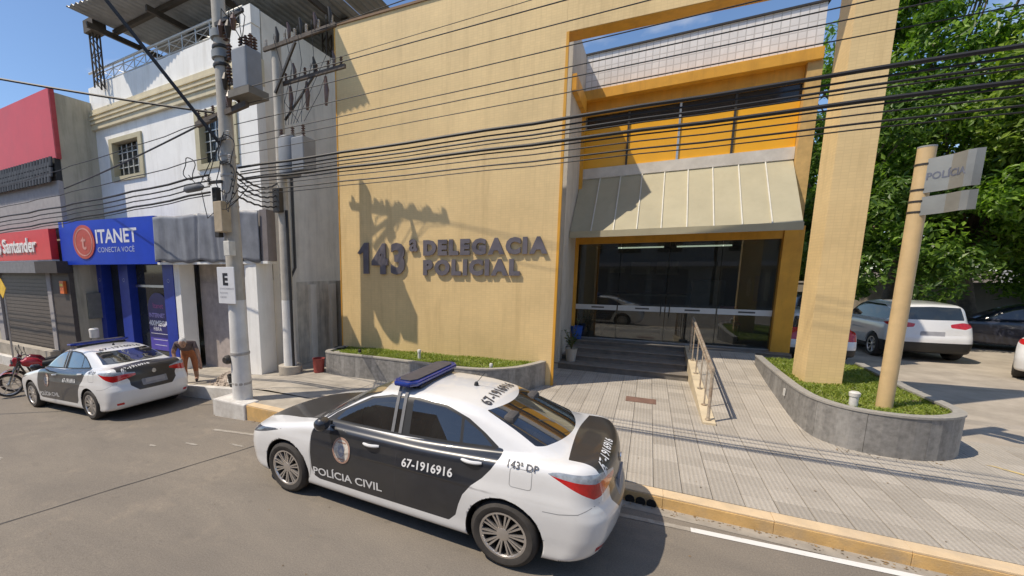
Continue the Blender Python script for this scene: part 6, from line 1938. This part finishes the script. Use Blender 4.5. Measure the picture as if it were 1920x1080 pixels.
pe_t = thing('person', 'man in dark shirt and orange trousers bending over on the pavement', 'person', (-9.95, 6.42, swz(-9.95)), .8)
bm_me = skin_person()
bm_me.materials.clear()
M_SKIN = mat('skin', (0.36, 0.205, 0.135), 0.55, var=0.08)
M_SHIRT = mat('shirt_brown', (0.11, 0.082, 0.085), 0.85, var=0.2, scale=12, bump=0.3, bscale=30)
M_TROU = mat('trousers_orange', (0.36, 0.13, 0.055), 0.85, var=0.15, scale=12, bump=0.3, bscale=30)
M_SHOE = mat('shoe_dark', (0.03, 0.025, 0.025), 0.7)
for m_ in (M_SKIN, M_SHIRT, M_TROU, M_SHOE): bm_me.materials.append(m_)
for p in bm_me.polygons:
    c = p.center
    i = 0
    if c.z < .075: i = 3
    elif c.z < .30: i = 0
    elif c.z < .85 and abs(c.x) < .235 and c.y > -.25 and not (c.z > .5 and abs(c.x) > .215): i = 2
    elif c.z >= .80 and c.y > -.47 and not (abs(c.x) > .23 and c.z < .94): i = 1
    p.material_index = i; p.use_smooth = True
inst('body', bm_me, pe_t)
hd = MB()
hd.lathe([(.0, -.125), (.045, -.115), (.07, -.07), (.082, 0), (.085, .05), (.07, .1), (.04, .125), (0, .132)], seg=18)
ho = hd.build('head', M_SKIN, pe_t); ho.location = (0, -.60, 1.10); ho.rotation_euler = (.75, 0, .1); ho.scale = (.92, 1.1, 1)
hr = MB(); hr.lathe([(.088, .0), (.092, .05), (.078, .1), (.045, .134), (0, .142)], seg=18, caps=False)
hro = hr.build('hair', mat('hair_white', (0.5, 0.49, 0.47), 0.8, var=0.15, scale=40, bump=0.4), ho); hro.location = (0, .018, 0)
ns = MB(); ns.hexa([(-.014, -.075, -.02), (.014, -.075, -.02), (.01, -.08, -.03), (-.01, -.08, -.03), (-.008, -.078, .03), (.008, -.078, .03), (.01, -.105, -.018), (-.01, -.105, -.018)])
ns.build('nose', M_SKIN, ho)
for sg in (-1, 1):
    MB().lathe([(.0, -.006), (.012, 0), (0, .006)], .03*sg, .012, 8, 'y', -.079).build('eye', INK, ho)
    MB().lathe([(.0, -.01), (.022, -.005), (.022, .005), (0, .01)], .0, .0, 8, 'y', 0).build('ear', M_SKIN, ho).location = (.085*sg, 0, .0)
MB().box(-.022, .022, -.084, -.079, -.062, -.055).build('mouth', mat('lip', (0.2, 0.07, 0.06), 0.5), ho)
# bucket, rubble and broken slab
bu = thing('mortar_bucket', 'black mortar bucket beside the rubble heap at the kerb', 'bucket', (-8.15, 6.32, swz(-8.15)))
MB().lathe([(.12, 0), (.165, .27), (.172, .28), (.155, .28), (.11, .03)], seg=18).build('bucket', mat('bucket_black', (0.045, 0.042, 0.038), 0.7, stain=(0.3, 0.28, 0.25), stain_amt=.6), bu)
MB().tube([(-.165, 0, .26), (-.14, -.1, .13), (0, -.17, .10), (.14, -.1, .13), (.165, 0, .26)], .006, 6).build('handle', M_STEEL, bu)
r = random.Random(9); v = []; f = []
for k in range(420):
    a = r.uniform(0, 6.28); d = r.uniform(0, 1)**.6
    cx, cy = -8.75+.62*d*math.cos(a), 6.62+.36*d*math.sin(a)
    hz = swz(cx)+max(0, .27*(1-d))*r.uniform(.5, 1); s_ = r.uniform(.012, .05)*(1.3-d*.6)
    n = len(v)
    for q in ((1, 0, 0), (-1, 0, 0), (0, 1, 0), (0, -1, 0), (0, 0, 1), (0, 0, -1)):
        v.append((cx+q[0]*s_*r.uniform(.6, 1.3), cy+q[1]*s_*r.uniform(.6, 1.3), hz+q[2]*s_*r.uniform(.5, 1)+.01))
    f += [(n, n+2, n+4), (n+2, n+1, n+4), (n+1, n+3, n+4), (n+3, n, n+4), (n+2, n, n+5), (n+1, n+2, n+5), (n+3, n+1, n+5), (n, n+3, n+5)]
nn = len(v)
for j in range(13):
    for i in range(13):
        x = -8.75-.6+1.2*i/12; y = 6.62-.36+.72*j/12; q = math.hypot((x+8.75)/.6, (y-6.62)/.36)
        v.append((x, y, swz(x)+max(-.01, .24*(1-q)*(1+.25*math.sin(13*x+7*y)))))
for j in range(12):
    for i in range(12): f.append((nn+j*13+i, nn+j*13+i+1, nn+(j+1)*13+i+1, nn+(j+1)*13+i))
tag(rawobj('rubble_heap', v, f, mat('rubble', (0.36, 0.30, 0.245), 0.95, var=0.3, scale=20, bump=0.4, island=.25)), 'heap of grey brown rubble between the bending man and the pole', 'rubble', kind='stuff')
# buckets and sacks by the slim pole
for k, (x, y, c, lab, h) in enumerate(((-7.12, 8.0, (0.30, 0.06, 0.05), 'red paint bucket in the alley by the slim pole', .34), (-6.72, 8.25, (0.33, 0.31, 0.30), 'grey sack standing in the alley beside the planter', .5), (-6.9, 8.6, (0.05, 0.05, 0.055), 'black drum standing behind the red bucket', .55))):
    t = thing(('paint_bucket', 'cement_sack', 'drum')[k], lab, ('bucket', 'sack', 'drum')[k], (x, y, .15))
    if k == 1:
        MB().lathe([(.14, 0), (.18, .08), (.17, .3), (.13, .44), (.06, .48), (.08, .52)], seg=9).build('sack', mat('sack', c, .8, var=.2, bump=.4, bscale=12), t)
    else:
        MB().lathe([(.13, 0), (.15, h), (.158, h+.01), (.14, h+.01), (.12, .03)], seg=16).build('bucket', mat('bk'+str(k), c, .6, var=.2), t)
# leaf litter and grit along the kerb, planters and steps
r = random.Random(21); v = []; f = []
def bit(x, y, z, s_):
    a = r.uniform(0, 6.28); n = len(v); c_, d_ = math.cos(a)*s_, math.sin(a)*s_
    h1 = r.uniform(.2, 1)*s_
    v.extend([(x-c_, y-d_, z+.002), (x+d_*.5, y-c_*.5, z+.003+h1*.3), (x+c_, y+d_, z+.002+h1*.3), (x-d_*.5, y+c_*.5, z+.004)]); f.append((n, n+1, n+2, n+3))
for k in range(420):
    x = r.uniform(-6.4, 4.5); bit(x, 5.275-abs(r.gauss(0, .05)), roadz(x)+.004, r.uniform(.006, .022))
for k in range(160):
    x = r.uniform(-5, 4.5); y = r.uniform(5.5, 11); bit(x, y, .152, r.uniform(.006, .02))
for k in range(110):
    a = r.choice(poly2[:50]); bit(a[0]+r.uniform(-.2, .05), a[1]-r.uniform(0.03, .22), .152, r.uniform(.008, .022))
for k in range(140):
    x = r.uniform(-13, 3); bit(x, r.uniform(1.5, 5), roadz(x)+.003, r.uniform(.004, .013))
tag(rawobj('leaf_litter', v, f, mat('dry_leaf', (0.2, 0.13, 0.06), .9, var=.3, island=.5)), 'scattered dry leaves and grit along the kerb and pavers', 'litter', kind='stuff')
# ---------------------------------------------------------------- motorcycles at the left edge
def motorcycle(label, x, y, rz, red):
    t = thing('motorcycle', label, 'motorcycle', (x, y, roadz(x)), rz, 'motorcycles at the left edge')
    MR = mat('moto_red', (0.42, 0.02, 0.03), 0.25, var=0.1, coat=.6, obj=True) if red else mat('moto_wine', (0.16, 0.012, 0.018), 0.25, var=0.1, coat=.6, obj=True)
    for wx in (-.63, .65):
        w = MB(); w.lathe([(.25, -.03), (.285, -.05), (.31, 0), (.285, .05), (.25, .03)], wx, .31, 28, 'y', 0, caps=False)
        wo = w.build('wheel', M_TYRE, t)
        rm = MB(); rm.lathe([(.235, -.025), (.255, -.03), (.255, .03), (.235, .025)], wx, .31, 28, 'y', 0, caps=False)
        rm.lathe([(.05, -.05), (.05, .05)], wx, .31, 12, 'y', 0)
        for k in range(6):
            a = math.pi*k/3; rm.bar((wx+.04*math.cos(a), 0, .31+.04*math.sin(a)), (wx+.245*math.cos(a), 0, .31+.245*math.sin(a)), .02, .02)
        rm.build('rim', M_RIM, wo)
        fd = [(wx+.335*math.cos(a), .31+.335*math.sin(a)) for a in np.linspace(.3, 2.5, 10)]
        v = []; f = []
        for a, b in fd: v += [(a, -.06, b), (a, .06, b)]
        for i in range(9): f.append((2*i, 2*i+1, 2*i+3, 2*i+2))
        rawobj('mudguard', v, f, MR, t, True)
    for sy in (-.085, .085):
        MB().tube([(.65, sy, .31), (.42, sy, .92)], .024, 8).build('fork', M_STEELW, t)
        MB().tube([(-.63, sy*1.3, .31), (-.40, sy*1.3, .66)], .028, 8).build('shock', M_STEELW, t)
        MB().tube([(-.63, sy*1.1, .31), (-.05, sy*1.1, .33)], .02, 8).build('swing_arm', M_DKMET, t)
    MB().tube([(.40, 0, .90), (.05, 0, .72), (-.45, 0, .70)], .03, 8).build('frame', M_DKMET, t)
    MB().tube([(.40, 0, .84), (.22, 0, .38), (-.1, 0, .30)], .025, 8).build('frame', M_DKMET, t)
    tk = MB(); tk.tube([(.36, 0, .86), (.25, 0, .88), (.05, 0, .84), (-.08, 0, .77)], [.07, .135, .125, .06], 12); tk.build('fuel_tank', MR, t)
    se = MB(); se.tube([(-.05, 0, .80), (-.3, 0, .80), (-.6, 0, .84), (-.72, 0, .86)], [.07, .11, .10, .05], 10); so = se.build('seat', M_TRIM, t); so.scale = (1, 1, .9); so.location = (0, 0, .07)
    tc = MB(); tc.tube([(-.35, 0, .72), (-.6, 0, .76), (-.82, 0, .80)], [.09, .09, .04], 10); tc.build('tail_cowl', MR, t)
    MB().box(-.88, -.82, -.06, .06, .74, .82).build('tail_lamp', M_TAIL, t, bevel=.01)
    en = MB(); en.box(-.12, .18, -.11, .11, .30, .52); en.build('engine', mat('engine_grey', (0.2, 0.2, 0.2), 0.45, metal=.6, var=.2), t, bevel=.03)
    cy = MB()
    for k in range(6): cy.box(.02-.0*k, .16, -.08, .08, .53+k*.03, .545+k*.03)
    cy.build('cylinder', mat('engine_grey', (0.2, 0.2, 0.2), 0.45), t)
    MB().tube([(.17, -.09, .5), (.24, -.13, .36), (.0, -.15, .26), (-.4, -.16, .29), (-.75, -.17, .36)], [.02, .02, .025, .04, .045], 10).build('exhaust', M_STEELW, t)
    MB().tube([(.33, -.36, 1.02), (.38, -.2, 1.05), (.42, 0, 1.0), (.38, .2, 1.05), (.33, .36, 1.02)], .014, 8).build('handlebar', M_DKMET, t)
    for sy in (-1, 1):
        MB().tube([(.36, .22*sy, 1.05), (.40, .28*sy, 1.2)], .006, 6).build('mirror_stalk', M_DKMET, t)
        MB().lathe([(.0, -.01), (.055, -.005), (.055, .005), (0, .01)], 0, 0, 12, 'y').build('mirror', M_TRIM, t).matrix_basis = Matrix.Translation((.40, .30*sy, 1.23)) @ Matrix.Rotation(math.pi/2, 4, 'Z')
    hl = MB(); hl.lathe([(.04, -.06), (.085, 0), (.09, .04), (.0, .05)], 0, 0, 16, 'y'); h2 = hl.build('head_lamp', M_HEAD, t)
    h2.matrix_basis = Matrix.Translation((.52, 0, .90)) @ Matrix.Rotation(-math.pi/2, 4, 'Z')
    MB().hexa([(.46, -.1, .80), (.60, -.07, .82), (.60, .07, .82), (.46, .1, .80), (.42, -.1, 1.02), (.50, -.06, 1.04), (.50, .06, 1.04), (.42, .1, 1.02)]).build('headlamp_cowl', MR, t, bevel=.02)
    MB().tube([(-.1, .12, .28), (-.02, .30, .0)], .012, 6).build('side_stand', M_DKMET, t)
    return t
motorcycle('bright red motorcycle cut by the left picture edge', -14.5, 5.0, -math.pi/2-.25, True)
motorcycle('wine red motorcycle parked behind the bright red one', -15.3, 5.35, -math.pi/2-.15, False)
hy = thing('street_post', 'short white capped post on the pavement behind the far police car', 'post', (-14.7, 6.5, swz(-14.7)))
MB().lathe([(.07, 0), (.06, 1.0)], seg=12).build('shaft', M_POLE, hy)
MB().lathe([(.12, 1.0), (.13, 1.25), (.1, 1.28)], seg=12).build('cap', M_PWHITE, hy)
